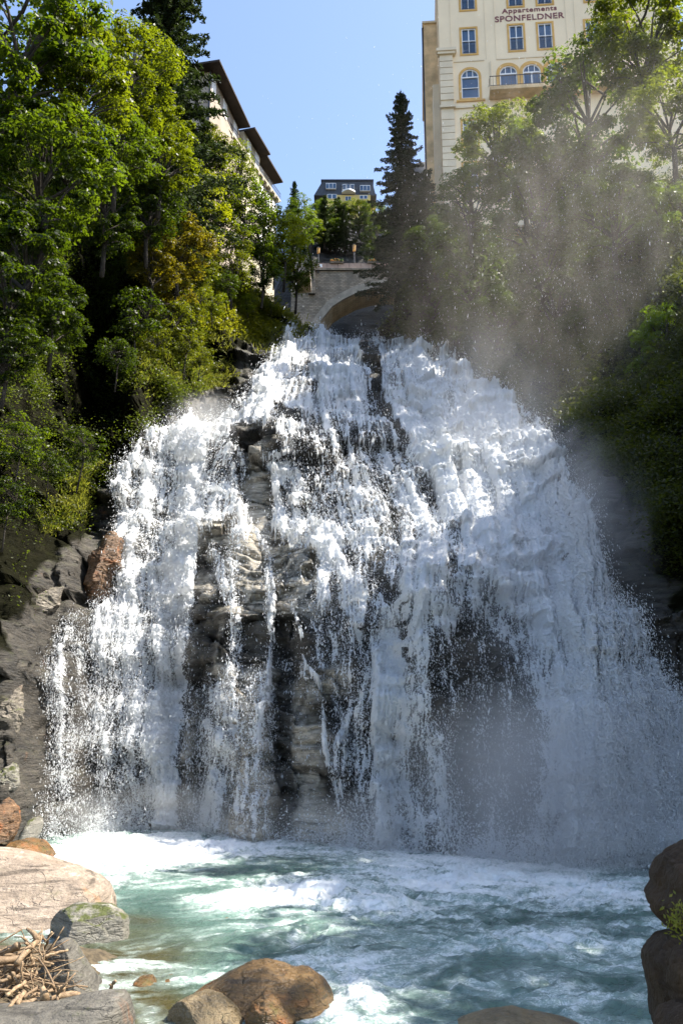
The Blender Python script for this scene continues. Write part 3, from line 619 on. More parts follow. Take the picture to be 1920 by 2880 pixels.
boulder('boulder', [(14, 2390), (40, 2365), (80, 2358), (110, 2364), (140, 2392), (150, 2410), (90, 2430), (14, 2430)], 27.5, 1.1, M_wetb,
        'low domed wet brown rock awash behind the pale slab', cat='rock', seed=41, rough=.8)
boulder('boulder', [(-60, 2330), (-20, 2290), (10, 2245), (35, 2270), (40, 2330), (20, 2370), (-60, 2380)], 30.5, 1.2, M_rust,
        'rust-streaked rock at the left edge above the domed rock', cat='rock', cuts=[(.3, -.6, .7, .6), (.7, -.6, .1, .6)], seed=45, rough=2.8)
boulder('boulder', [(248, 1625), (262, 1570), (285, 1530), (300, 1500), (328, 1492), (345, 1515), (335, 1555), (342, 1590), (318, 1600), (300, 1640), (306, 1668), (280, 1690), (255, 1700), (240, 1670)], 42.0, 1.5, M_rust,
        'orange rust-stained rock jutting beside the left cascade', cat='rock', cuts=[(-.5, -.75, .4, .7), (.5, -.8, .2, .75)], seed=52, rough=2.6)
for k, (ol, Y, dr, lb) in enumerate((([(78, 1720), (95, 1670), (140, 1640), (172, 1650), (160, 1700), (120, 1740), (80, 1760)], 38.4, 1.0, 'pale blocky rock on the left cliff below the orange rock'),
        ([(180, 1790), (210, 1740), (250, 1730), (290, 1750), (280, 1800), (200, 1830)], 40.6, 1.0, 'flat grey ledge rock splashed by the left cascade'),
        ([(-20, 1960), (20, 1915), (50, 1920), (58, 2000), (45, 2070), (0, 2090), (-30, 2060)], 33.4, 1.0, 'sunlit layered rock at the left edge of the cliff'),
        ([(-10, 2180), (15, 2140), (40, 2150), (45, 2210), (20, 2250), (-20, 2250)], 32.4, .9, 'white sunlit rock low on the left cliff foot'))):
    boulder('boulder', ol, Y, dr, M_grey if k % 2 else M_ledge, lb, 'rock', cuts=[(-.1, -.5, .8, .55), (.6, -.6, .1, .6)], seed=60 + k, rough=2.6, n=6)
# the brown overhanging rock that closes the picture on the right
boulder('boulder', [(1868, 2500), (1862, 2470), (1880, 2420), (1930, 2385), (2050, 2330), (2250, 2380), (2300, 2550), (2100, 2680), (1960, 2640), (1895, 2615), (1856, 2570), (1846, 2540)], 8.2, .9, M_brown,
        'rounded brown rock overhanging the pool at the right edge', cuts=[(-.3, -.4, .85, .75)], seed=70, rough=1.3)
boulder('boulder', [(1895, 2640), (1860, 2675), (1845, 2700), (1850, 2750), (1862, 2800), (1878, 2850), (1890, 2960), (2000, 3100), (2300, 3050), (2300, 2650), (2000, 2610), (1930, 2620)], 7.8, .9, M_brown,
        'tall dark brown rock below the overhanging one at the right edge', seed=74, rough=1.3)
boulder('boulder', [(1862, 2890), (1880, 2850), (1920, 2830), (2100, 2830), (2200, 2950), (2000, 3050), (1860, 3000)], 7.2, .5, M_brown,
        'low dark brown rock in the bottom right corner', cat='rock', seed=76, rough=.7)
for k, (ol, Y) in enumerate((([(560, 2400), (590, 2392), (625, 2400), (640, 2412), (560, 2414)], 31.0), ([(615, 2590), (635, 2583), (655, 2588), (660, 2596), (612, 2598)], 18.8), ([(378, 2760), (395, 2748), (425, 2746), (440, 2765), (425, 2790), (380, 2788)], 13.6), ([(440, 2752), (480, 2745), (530, 2758), (520, 2775), (450, 2775)], 13.9))):
    boulder('boulder', ol, Y, .3, M_wetb, ['low brown stone just breaking the surface under the left cascade', 'small brown stone awash in the middle of the pool', 'dark wet stone with water spilling round it left of the orange boulder', 'flat wet stone touching the left end of the orange boulder'][k], 'rock', seed=80 + k, n=4)

# ------------------------------------------------------------------ gravel bank and driftwood
bx_, by_ = np.meshgrid(np.linspace(-9, -1.5, 110), np.linspace(8, 18.5, 150))
bz_ = .38 * sstep(-2.9, -4.2, bx_ + .4 * fbm(bx_, by_, 0 * bx_, 3, 301)) * sstep(17.5, 14, by_) - .14 + .12 * fbm(bx_ * 2.5, by_ * 2.5, 0 * bx_, 4, 303)
M_bank = simple('gravel_bank', (.085, .065, .038), .95, .5, 9, .8)
tag(mesh_np('river_bank', np.stack([bx_, by_, bz_], -1).reshape(-1, 3), grid_faces(*bx_.shape), M_bank), kind='structure')
t = NT('driftwood'); oi = t.new('ShaderNodeObjectInfo'); wv = t.noise(6, 5, .65, t.coord((3, 3, 3)), 1.0)
c = t.mix(t.maprange(wv, .3, .7), (.13, .08, .04), (.46, .33, .20)); c = t.mix(t.math('MULTIPLY', oi.outputs['Random'], .8), c, (.12, .075, .04))
t.put(t.bsdf.inputs['Base Color'], c); t.bsdf.inputs['Roughness'].default_value = .75; t.bump(wv, .5, .01); M_wood = t.m
rs = random.Random(5)
def stick(a, b, r0, r1, label, bend=.05, twigs=0, grp='driftwood sticks in the pile', name='driftwood', cat='driftwood'):
    a, b = Vector(a), Vector(b); n = 8; L = (b - a).length; o = Vector((rs.uniform(-1, 1), rs.uniform(-1, 1), rs.uniform(-.6, .6))) * L * bend
    pts = []; 
    for i in range(n):
        u = i / (n - 1); pts.append(a.lerp(b, u) + o * math.sin(math.pi * u) + Vector((rs.gauss(0, .012), rs.gauss(0, .012), rs.gauss(0, .012))) * min(1, L))
    m = MB(); c0 = (a + b) / 2; m.tube([p - c0 for p in pts], [.52 * (r0 + (r1 - r0) * i / (n - 1)) * rs.uniform(.85, 1.15) for i in range(n)], 8, True, .12, rs.randint(0, 999))
    for k in range(twigs):
        i = rs.randint(2, n - 2); p = pts[i] - c0; d = Vector((rs.uniform(-1, 1), rs.uniform(-1, .2), rs.uniform(-.2, 1))).normalized() * L * rs.uniform(.15, .35)
        m.tube([p, p + d * .5 + Vector((.01, 0, .02)), p + d], [r1 * .8, r1 * .55, r1 * .3], 5)
    ob = m.build(name, M_wood, None, True); ob.location = c0; return tag(ob, label, cat, grp)
big = [((0, 2690), (50, 2660), 12.9, 12.6, .10, .085, 'thick blond driftwood log end at the left of the pile', 0),
       ((-10, 2705), (55, 2698), 12.2, 12.4, .10, .075, 'grey weathered log lying across the left of the pile', 0),
       ((48, 2708), (118, 2630), 12.2, 12.9, .085, .06, 'curved dark log leaning up in the middle of the pile', 1),
       ((125, 2692), (192, 2674), 12.3, 12.5, .034, .026, 'straight bare stick resting against the angular boulder', 0),
       ((110, 2695), (168, 2818), 12.1, 11.5, .020, .026, 'long thin forked branch standing in front of the angular boulder', 3),
       ((55, 2828), (225, 2800), 11.5, 11.8, .055, .085, 'thick reddish log along the front of the pile', 1),
       ((50, 2826), (68, 2792), 11.4, 11.7, .05, .06, 'short blond stump log standing at the front of the pile', 0),
       ((20, 2800), (72, 2762), 11.6, 12.0, .04, .045, 'barkless stick pointing up at the left front of the pile', 0),
       ((70, 2805), (110, 2775), 11.6, 11.9, .028, .035, 'pale stick crossing the short stump log', 0),
       ((25, 2835), (55, 2800), 11.3, 11.6, .05, .04, 'blond split wood piece at the lower left of the pile', 0),
       ((80, 2805), (185, 2782), 11.8, 12.1, .035, .03, 'mid brown stick above the thick reddish log', 1),
       ((62, 2620), (105, 2676), 12.8, 12.4, .013, .018, 'thin twig sticking out above the pile', 2),
       ((120, 2610), (118, 2700), 12.9, 12.4, .010, .018, 'thin upright twig against the pale slab', 2),
       ((0, 2760), (60, 2742), 12.0, 12.2, .04, .045, 'dark bent branch in the left middle of the pile', 2),
       ((10, 2690), (100, 2665), 12.5, 12.8, .045, .03, 'tan stick lying over the grey log', 0)]
for (a, b, ya, yb, r0, r1, lb, tw) in big: stick(P(*a, ya), P(*b, yb), r0, r1, lb, .06, tw)
for k in range(84):
    px, py = rs.uniform(-60, 215), rs.uniform(2668, 2830); 
    if px > 150 and py < 2770: px -= 130
    Y = 12.9 - (py - 2640) / 190 * 1.2 + rs.uniform(0, .45); c_ = P(px, py, Y); an = rs.gauss(.35, .75); L = rs.uniform(.15, .5)
    d = Vector((math.cos(an), rs.uniform(-.4, .4), math.sin(an) * .55)).normalized() * L; r = rs.choice([.01, .013, .018, .024, .034, .05])
    stick(c_ - d, c_ + d, r, r * .75, 'bleached stick lying loose in the driftwood pile', .08, rs.choice([0, 0, 1, 2]), 'small sticks of the driftwood pile', 'driftwood_stick')
tag(stick(P(302, 2800, 11.9), P(322, 2760, 11.9), .045, .03, 'x', .1, 2, 'g', 'driftwood_stump'), 'short forked reddish driftwood stump behind the long smooth boulder', 'driftwood'); C.objects['driftwood_stump']['group'] = 'lone driftwood'
# ------------------------------------------------------------------ building materials
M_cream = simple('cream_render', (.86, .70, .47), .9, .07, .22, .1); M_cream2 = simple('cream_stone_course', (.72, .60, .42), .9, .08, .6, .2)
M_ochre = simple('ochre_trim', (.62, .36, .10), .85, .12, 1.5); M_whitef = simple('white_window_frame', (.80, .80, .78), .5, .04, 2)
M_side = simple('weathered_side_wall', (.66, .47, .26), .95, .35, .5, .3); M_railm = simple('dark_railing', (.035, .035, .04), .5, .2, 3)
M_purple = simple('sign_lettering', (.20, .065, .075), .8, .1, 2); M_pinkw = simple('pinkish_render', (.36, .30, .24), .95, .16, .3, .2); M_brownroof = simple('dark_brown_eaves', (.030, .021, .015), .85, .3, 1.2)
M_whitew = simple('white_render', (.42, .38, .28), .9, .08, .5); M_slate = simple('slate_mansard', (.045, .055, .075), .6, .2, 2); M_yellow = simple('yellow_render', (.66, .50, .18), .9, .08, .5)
t = NT('window_glass'); t.put(t.bsdf.inputs['Base Color'], t.mix(t.noise(.9, 3, .5, t.coord()), (.012, .035, .075), (.05, .12, .22))); t.bsdf.inputs['Roughness'].default_value = .06; t.bsdf.inputs['Specular IOR Level'].default_value = .9; M_glass = t.m
def stone_mat(name, c1, c2, mortar, sx=1.0, bw=.7, rh=.28, rx=90):
    t = NT(name); br = t.new('ShaderNodeTexBrick'); t.l.new(t.coord((sx, sx, sx), rot=(math.radians(rx), 0, 0)), br.inputs['Vector'])
    for k, vv_ in (('Color1', c1), ('Color2', c2), ('Mortar', mortar)): br.inputs[k].default_value = (*vv_, 1)
    br.inputs['Scale'].default_value = 1; br.inputs['Brick Width'].default_value = bw; br.inputs['Row Height'].default_value = rh; br.inputs['Mortar Size'].default_value = .025
    n = t.noise(.6, 6, .65, t.coord()); c = t.mix(t.maprange(n, .3, .7, 0, .7), br.outputs['Color'], mortar)
    t.put(t.bsdf.inputs['Base Color'], c); t.bsdf.inputs['Roughness'].default_value = .95; t.bump(t.math('ADD', br.outputs['Fac'], t.noise(5, 4, .6, t.coord())), .8, .06); return t.m
M_stone = stone_mat('bridge_masonry', (.27, .21, .14), (.42, .34, .24), (.09, .08, .065)); M_soffit = stone_mat('arch_masonry_lit', (.60, .44, .24), (.70, .54, .32), (.22, .17, .10), 1, .9, .34, 0)  # soffit colour raised to golden, standing for light reflected under the arch
M_pinkst = simple('pink_parapet_stone', (.36, .25, .19), .9, .2, 1.5, .3); M_ring = simple('arch_ring_stone', (.27, .235, .18), .9, .2, .8, .3)

def frame_window(parent, x0, x1, z0, z1, arch=False, tr=.18, rail=True, mull='cross', y=0.0, trim=M_ochre, sill=False):
    """a window on a wall whose outer face is the local plane y = 0; trim proud of it, glass set back"""
    w = x1 - x0; cx = (x0 + x1) / 2; r = w / 2; zs = z1 - r if arch else z1
    def ring(xa, xb, za, zb, xi, xj, zi, zj):
        o, i = [(xa, za)], [(xi, zi)]
        if arch:
            ro = (xb - xa) / 2; ri = (xj - xi) / 2
            for k in range(17):
                a = math.pi * (1 - k / 16); o.append((cx + ro * math.cos(a), zs + ro * math.sin(a))); i.append((cx + ri * math.cos(a), zs + ri * math.sin(a)))
        else: o += [(xa, zb), (xb, zb)]; i += [(xi, zj), (xj, zj)]
        o.append((xb, za)); i.append((xj, zi)); return o, i
    def ringmesh(o, i, ya, yb, close):
        m = MB(); n = len(o); vs = [(x, ya, z) for x, z in o] + [(x, ya, z) for x, z in i] + [(x, yb, z) for x, z in o] + [(x, yb, z) for x, z in i]; fs = []
        for k in range(n if close else n - 1):
            j = (k + 1) % n; fs += [(k, j, n + j, n + k), (2 * n + k, 3 * n + k, 3 * n + j, 2 * n + j), (k, 2 * n + k, 2 * n + j, j), (n + k, n + j, 3 * n + j, 3 * n + k)]
        m.add(vs, fs); return m
    o, i = ring(x0 - tr, x1 + tr, z0 - tr, z1 + tr, x0, x1, z0, z1)
    win = ringmesh(o, i, -.07 + y, .14 + y, True).build('window', trim, parent)
    f = .085; o2, i2 = ring(x0, x1, z0, z1, x0 + f, x1 - f, z0 + f, z1 - f)
    fm = ringmesh([(a, b) for a, b in o2], i2, .0 + y, .1 + y, True)
    if mull == 'cross':
        fm.box(cx - .045, cx + .045, .003 + y, .08 + y, z0 + f, zs if arch else z1 - f); zt = z0 + (z1 - z0) * .52; fm.box(x0 + f, x1 - f, .006 + y, .07 + y, zt - .03, zt + .03)
    if mull in ('arch', 'archdoor'):
        fm.box(x0 + f, x1 - f, -.003 + y, .09 + y, zs - .10, zs + .02)
        for k in (-.33, .33): fm.box(cx + k * w / 2 * 1.0 - .03, cx + k * w / 2 + .03, .004 + y, .07 + y, zs, zs + r * .90)
        if mull == 'archdoor': fm.box(cx - .07, cx + .07, .006 + y, .08 + y, z0 + f, zs - .1)
        else: fm.box(x0 + f, x1 - f, .006 + y, .07 + y, z0 + (zs - z0) * .48 - .03, z0 + (zs - z0) * .48 + .03)
    fm.build('window_frame', M_whitef, win)
    g = MB()
    if arch:
        poly = [(x0 + .02, z0 + .02)] + [(cx + (r - .02) * math.cos(math.pi * (1 - k / 16)), zs + (r - .02) * math.sin(math.pi * (1 - k / 16))) for k in range(17)] + [(x1 - .02, z0 + .02)]
        g.prism(poly, .11 + y, .15 + y)
    else: g.box(x0 + .01, x1 - .01, .11 + y, .15 + y, z0 + .01, z1 - .01)
    g.build('pane', M_glass, win)
    if rail:
        rm = MB(); zh = z0 + (z1 - z0) * .42; rm.box(x0 + .03, x1 - .03, -.12 + y, -.08 + y, zh, zh + .04); rm.box(x0 + .03, x1 - .03, -.12 + y, -.08 + y, z0 + .04, z0 + .07)
        k = x0 + .08
        while k < x1 - .05: rm.box(k, k + .022, -.11 + y, -.09 + y, z0 + .07, zh); k += .125
        rm.build('railing', M_railm, win)
    if sill: MB().box(x0 - tr - .25, x1 + tr + .25, -.16 + y, .05 + y, z0 - tr - .16, z0 - tr - .005).build('sill', M_ochre, win)
    return win
def wall_with_holes(x0, x1, z0, z1, holes, yb=.35, arch_segments=16):
    """front wall slab with true openings, built from boxes round rectangular holes (arched tops filled by their spandrels)"""
    m = MB(); xs = sorted({x0, x1} | {h[0] for h in holes} | {h[1] for h in holes}); zs = sorted({z0, z1} | {h[2] for h in holes} | {h[3] for h in holes})
    for a, b in zip(xs[:-1], xs[1:]):
        run = None
        for c_, d in zip(zs[:-1], zs[1:]):
            inside = any(h[0] < (a + b) / 2 < h[1] and h[2] < (c_ + d) / 2 < h[3] for h in holes)
            if not inside:
                if run is None: run = [c_, d]
                else: run[1] = d
            if inside and run: m.box(a, b, 0, yb, run[0], run[1]); run = None
        if run: m.box(a, b, 0, yb, run[0], run[1])
    for h in holes:
        if len(h) > 4 and h[4]:
            cx = (h[0] + h[1]) / 2; r = (h[1] - h[0]) / 2; zc = h[3] - r
            for s in (-1, 1):
                poly = [(cx + s * r, h[3]), (cx, h[3])] + [(cx + s * r * math.sin(k / 10 * math.pi / 2), zc + r * math.cos(k / 10 * math.pi / 2)) for k in range(1, 11)]
                m.prism(poly, 0.001, yb - .001)
    return m
# ------------------------------------------------------------------ the tall hotel on the right bank
PHI = math.radians(5.0); co_ = P(1240, 300, 70.0); HB = empty('hotel_building', (co_.x, co_.y, 0), -PHI)
tag(HB, 'tall cream apartment hotel with ochre window trim and painted name above the right bank', 'building')
def FP(px, py):
    """facade-plane coordinates (metres right of the corner, height) of a pixel"""
    a = (px - CX) / F; b = (CY - py) / F; d = Vector((a, ct - b * st, st + b * ct)); n = Vector((-math.sin(PHI), -math.cos(PHI), 0)); k = (Vector((co_.x, co_.y, 0)) - Vector((0, 0, CAMZ))).dot(n) / d.dot(n)
    p = Vector((0, 0, CAMZ)) + d * k; r = Vector((math.cos(PHI), -math.sin(PHI), 0)); return (p - Vector((co_.x, co_.y, 0))).dot(r), p.z
def zf(u, v): return 1150 + u / 2.6133, v / 2.6133            # a pixel of my enlargement of the facade
def frect(u0, v0, u1, v1):
    a = FP(*zf(u0, v1)); b = FP(*zf(u1, v0)); c_ = FP(*zf(u0, v0)); d = FP(*zf(u1, v1)); return (a[0] + c_[0]) / 2, (b[0] + d[0]) / 2, (a[1] + d[1]) / 2, (b[1] + c_[1]) / 2
rects = [(385, 212, 490, 396), (736, 186, 838, 370), (948, 172, 1050, 356), (1296, 150, 1395, 330),
         (377, -112, 480, 72), (724, -140, 828, 46), (936, -154, 1042, 30), (1284, -176, 1390, 8),
         (1500, 128, 1600, 312), (1490, -200, 1594, -14), (372, -436, 475, -252), (716, -464, 822, -280), (930, -480, 1036, -296)]
holes = [frect(*r) for r in rects]; W = [(*h, False) for h in holes]
ar = [(382, 510, 512, 722), (666, 484, 795, 696), (836, 470, 968, 690), (1008, 456, 1140, 676)]
A_ = [(*frect(*r), True) for r in ar]
low = [(395, 885, 500, 1070), (740, 880, 840, 1060), (400, 1200, 505, 1380)]; L_ = [(*frect(*r), False) for r in low]
ztop = FP(1300, -190)[1]; zbot = FP(1300, 640)[1]; fw = 21.0
wall_with_holes(0, fw, zbot, ztop, W + A_ + L_, .4).build('front_wall', M_cream, HB)
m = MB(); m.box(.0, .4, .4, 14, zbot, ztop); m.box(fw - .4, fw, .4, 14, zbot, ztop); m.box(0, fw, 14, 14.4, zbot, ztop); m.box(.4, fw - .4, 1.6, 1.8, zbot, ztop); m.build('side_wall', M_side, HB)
m = MB(); m.prism([(.02, ztop), (fw + .9, ztop), (fw - 3, ztop + 4.5), (3, ztop + 4.5)], -.9, 15.2); m.build('roof', M_brownroof, HB)
for h in W: frame_window(HB, *h[:4], mull='cross', y=.02)
for h in L_: frame_window(HB, *h[:4], mull='cross', y=.02, rail=False)
for i, h in enumerate(A_): frame_window(HB, *h[:4], arch=True, tr=.30 if i else .22, rail=False, mull='archdoor' if i == 2 else 'arch', y=.02, sill=(i == 0))
# rusticated corner: one course above another
za = FP(*zf(215, 1395))[1]; zb = FP(*zf(205, 425))[1]; pwid = FP(*zf(330, 800))[0]
m = MB(); zc_ = FP(*zf(270, 800))[1]; m.box(-.12, pwid + .12, -.42, .0, zc_ - .12, zc_ + .12); m.build('cornice', M_cream2, HB)
m = MB(); m.box(-.2, pwid + .25, -.5, .0, zb, zb + .25); m.box(-.3, pwid + .35, -.6, .0, zb + .25, zb + .55); m.build('cornice', M_cream2, HB)
nst = int((zb - za) / .66); 
for k in range(nst):
    z0 = za + (zb - za) * k / nst; z1 = za + (zb - za) * (k + 1) / nst
    if z0 < zc_ + .12 and z1 > zc_ - .12: continue
    MB().box(-.03, pwid, -.30, -.003, z0 + .045, z1 - .02).build('stone_course', M_cream2, HB)
m = MB(); m.box(0, pwid - .05, -.2, -.001, zbot, zb); m.build('pilaster', M_cream2, HB)
sc1 = FP(*zf(600, 440))[1]; m = MB(); m.box(pwid + .1, FP(*zf(550, 455))[0], -.06, 0, sc1 - .05, sc1 + .05); m.box(FP(*zf(640, 440))[0], FP(*zf(1160, 410))[0], -.06, 0, sc1 - .05, sc1 + .06)
m.box(pwid + .13, FP(*zf(560, 790))[0], -.15, 0, zc_ - .1, zc_ + .1); m.build('string_course', M_cream2, HB)
m = MB(); 
for u in (305, 560, 632, 1160, 1225): 
    x = FP(*zf(u, 300))[0]; m.box(x - .02, x + .02, -.025, -.001, sc1 + .1, ztop - .3)
x = FP(*zf(600, 560))[0]; m.box(x - .05, x + .05, -.09, -.001, FP(*zf(600, 690))[1], FP(*zf(600, 455))[1]); m.build('drainpipe', M_cream2, HB)
# balcony in front of the arched windows
bx0 = FP(*zf(585, 700))[0]; bz = FP(*zf(700, 706))[1] + .02; bx1 = fw - 2
MB().box(bx0, bx1, -1.35, 0, bz - .35, bz).build('balcony_floor', M_side, HB)
m = MB(); m.box(bx0, bx1, -1.32, -1.27, bz + 1.0, bz + 1.06); m.box(bx0, bx1, -1.31, -1.28, bz + .08, bz + .12); m.box(bx0, bx0 + .05, -1.3, 0, bz + 1.0, bz + 1.06); m.build('handrail', M_railm, HB)
k = bx0; me_b = None
while k < bx1:
    if me_b is None:
        ob = MB().box(-.014, .014, -.014, .014, 0, 1.0).build('baluster', M_railm, HB); me_b = ob.data
    else: ob = bpy.data.objects.new('baluster', me_b); C.objects.link(ob); ob.parent = HB
    ob.location = (k + .02, -1.295, bz); k += .26
# painted name
def text(s, size, x, z, mat, parent, sp=1.0, off=.012):
    cu = bpy.data.curves.new('lettering', 'FONT'); cu.body = s; cu.size = size; cu.extrude = .015; cu.offset = off; cu.space_character = sp; cu.materials.append(mat)
    o = bpy.data.objects.new('lettering', cu); C.objects.link(o); o.parent = parent; o.location = (x, -.02, z); o.rotation_euler = (math.radians(90), 0, 0); return o
def to_mesh(o):
    bpy.context.view_layer.update(); me = bpy.data.meshes.new_from_object(o.evaluated_get(bpy.context.evaluated_depsgraph_get())); n = bpy.data.objects.new('lettering_x', me); C.objects.link(n); n.parent = o.parent; n.location = o.location; n.rotation_euler = o.rotation_euler; n.scale = o.scale
    bpy.data.objects.remove(o); n.name = 'lettering'; return n
def fit_text(s, u0, v0, u1, v1, sp):
    a = FP(*zf(u0, v1)); b = FP(*zf(u1, v1 - (u1 - u0) * .065)); hgt = FP(*zf(u0, v0))[1] - a[1]
    o = text(s, hgt * 1.38, a[0], a[1], M_purple, HB, sp); bpy.context.view_layer.update(); o.scale = ((b[0] - a[0]) / o.dimensions.x, 1, 1); to_mesh(o)
fit_text('Appartements', 682, 66, 1085, 100, 1.12); fit_text('SPONFELDNER', 628, 122, 1136, 164, 1.08)
# set-back rear part that shows as a narrow strip on the left
m = MB(); zw = 3 + (FP(1210, 90)[1] - 3) * 1.10; m.box(-1.25, -.003, 6, 20, zbot, zw); m.build('rear_wing', M_side, HB)
m = MB(); m.box(-1.4, .0, 5.8, 20.5, zw + .003, zw + .22); m.build('wing_roof', M_cream2, HB)
m = MB(); m.box(-.6, -.002, 3.2, 5.998, zbot, 3 + (FP(1210, 245)[1] - 3) * 1.05); m.build('side_bay', M_cream2, HB)
for zz in (46, 49.3, 52.6, 55.9, 59.2): MB().box(-1.33, -1.255, 8.5, 9.8, zz, zz + 1.9).build('shutter', M_ochre, HB)
MB().tube([(-1.36, 6.5, zw), (-1.36, 6.5, zbot)], [.09, .09], 8).build('downpipe', M_railm, HB)

# ------------------------------------------------------------------ the long hotel on the left bank, its eave running away from the camera
LBd = empty('long_hotel', (-11, 90, 45)); tag(LBd, 'long pale hotel with dark overhanging eaves above the left bank trees', 'building')
def foot(m, pts, z0, z1):
    n = len(pts); m.add([(x, y, z0) for x, y in pts] + [(x, y, z1) for x, y in pts], [tuple(reversed(range(n))), tuple(range(n, 2 * n))] + [(i, (i + 1) % n, (i + 1) % n + n, i + n) for i in range(n)]); return m
loc = Vector((-11, 90, 45)); ML = Matrix.Translation(-loc)
HT = 68.8 + 3
e1a, e1b = (-12.47, 80.0), (-10.3, 90.4); e2a, e2b = (-9.8, 90.6), (-8.4, 95.4); e3a, e3b = (-8.8, 95.6), (-7.25, 100.9)
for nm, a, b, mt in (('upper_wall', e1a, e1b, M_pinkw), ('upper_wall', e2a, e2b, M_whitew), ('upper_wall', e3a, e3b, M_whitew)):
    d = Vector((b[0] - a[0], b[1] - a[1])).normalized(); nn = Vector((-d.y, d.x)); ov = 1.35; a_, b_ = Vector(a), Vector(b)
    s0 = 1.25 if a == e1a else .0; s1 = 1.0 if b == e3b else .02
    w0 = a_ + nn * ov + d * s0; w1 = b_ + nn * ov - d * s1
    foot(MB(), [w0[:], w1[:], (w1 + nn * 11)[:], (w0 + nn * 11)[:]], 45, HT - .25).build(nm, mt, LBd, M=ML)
    r0, r1 = a_, b_
    rf = foot(MB(), [r0[:], r1[:], (r1 + nn * 13)[:], (r0 + nn * 13)[:]], HT - .22, HT).build('eave', M_brownroof, LBd, M=ML)
    top_ = [(r0 + nn * 2.5 + d * 1)[:], (r1 + nn * 2.5 - d * 1)[:], (r1 + nn * 10 - d * 1)[:], (r0 + nn * 10 + d * 1)[:]]
    foot(MB(), top_, HT + .003, HT + .9).build('roof', M_brownroof, LBd, M=ML)
# dark band (soffit boards) is the underside of each eave; lower storeys stand forward with a cornice and a railing
d0 = Vector((5.0, 14.4)).normalized(); n0 = Vector((-d0.y, d0.x)); q0, q1 = Vector((-12.55, 86.6)), Vector((-7.49, 101.2)); H2 = 66.4 + 3
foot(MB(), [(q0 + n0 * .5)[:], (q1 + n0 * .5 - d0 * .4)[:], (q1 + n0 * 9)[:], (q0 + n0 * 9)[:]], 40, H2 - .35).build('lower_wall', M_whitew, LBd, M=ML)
foot(MB(), [q0[:], q1[:], (q1 + n0 * 9)[:], (q0 + n0 * 9)[:]], H2 - .347, H2 - .15).build('cornice', M_whitew, LBd, M=ML)
m = MB(); Lq = (q1 - q0).length
for k in range(13):
    p = q0 + d0 * (Lq * (k + .5) / 13); m.add(*(lambda M0: ([M0 @ Vector(v) for v in ((-.15, 0, -.35), (.15, 0, -.35), (.15, .5, -.35), (-.15, .5, -.35), (-.15, 0, 0), (.15, 0, 0), (.15, .5, 0), (-.15, .5, 0))], [(0, 3, 2, 1), (4, 5, 6, 7), (0, 1, 5, 4), (1, 2, 6, 5), (2, 3, 7, 6), (3, 0, 4, 7)]))(Matrix.Translation((p.x, p.y, H2 - .35)) @ Matrix.Rotation(math.atan2(d0.y, d0.x), 4, 'Z')))
m.build('bracket', M_whitew, LBd, M=ML)
m = MB(); zt = H2 - .15
for k in range(60):
    p = q0 + d0 * (Lq * k / 59) + n0 * .08; m.tube([(p.x, p.y, zt), (p.x, p.y, zt + .95)], [.02, .02], 4)
p, r_ = q0 + n0 * .08, q1 + n0 * .08; m.tube([(p.x, p.y, zt + .95), (r_.x, r_.y, zt + .95)], [.035, .035], 4); m.tube([(p.x, p.y, zt + .5), (r_.x, r_.y, zt + .5)], [.02, .02], 4)
m.build('railing', M_railm, LBd, M=ML)
# windows along the long walls
def wall_window(p, d, z0, w, h, trim=M_whitef):
    """p: 2D centre on a wall running along d and facing the gorge"""
    h_ = MB(); a = math.atan2(d.y, d.x); Mx = Matrix.Translation((p.x, p.y, z0)) @ Matrix.Rotation(a, 4, 'Z')
    wn_ = MB().box(-w / 2 - .12, w / 2 + .12, -.08, .05, -.12, h + .12, Mx).build('window', trim, LBd, M=ML)
    MB().box(-w / 2, w / 2, -.10, -.082, 0, h, Mx).build('pane', M_glass, wn_)
    m = MB(); m.box(-.04, .04, -.13, -.102, 0, h, Mx); m.box(-w / 2, w / 2, -.135, -.104, h * .6, h * .6 + .06, Mx); m.build('mullion', M_whitef, wn_, M=ML)
    wn_.children[0].data.transform(ML)
for k in range(8):
    p = q0 + n0 * .5 + d0 * (Lq * (k + .5) / 8)
    for z0 in (H2 - 2.9, H2 - 6.1, H2 - 9.3): wall_window(p, d0, z0, .95, 1.8)
for a, b, cnt in ((e1a, e1b, 3), (e2a, e2b, 2), (e3a, e3b, 2)):
    d = (Vector(b) - Vector(a)).normalized(); nn = Vector((-d.y, d.x)); L = (Vector(b) - Vector(a)).length
    for k in range(cnt): wall_window(Vector(a) + nn * 1.35 + d * (L * (k + .6) / cnt), d, H2 + .1, .9, 1.7, M_whitef)
# end wall that faces the camera: windows, bands, lean-to roof
d = (Vector(e1b) - Vector(e1a)).normalized(); nn = Vector((-d.y, d.x)); w0 = Vector(e1a) + nn * 1.35 + d * 1.25
for k, z0 in ((3.2, HT - 3.0), (6.2, HT - 3.0), (3.2, HT - 6.2), (6.2, HT - 6.2), (3.2, HT - 9.4)): wall_window(w0 + nn * k, -nn, z0, .95, 1.7)
m = MB()
for z0 in (HT - 3.9, HT - 7.1, HT - 10.3):
    Mx = Matrix.Translation((w0.x, w0.y, z0)) @ Matrix.Rotation(math.atan2(nn.y, nn.x), 4, 'Z'); m.box(0.02, 10.9, 0.0, .09, 0, .14, Mx)
m.build('string_course', M_pinkw, LBd, M=ML)
m = MB(); m.box(-.09, .09, -.09, .09, -22, -.3, Matrix.Translation((w0.x - .05, w0.y - .1, HT))); m.build('downpipe', M_railm, LBd, M=ML)
a = P(540, 250, 79.0); b = P(586, 372, 79.0); m = MB(); m.tube([a, b], [.28, .28], 4); m.build('stair_roof', M_brownroof, LBd, M=ML)
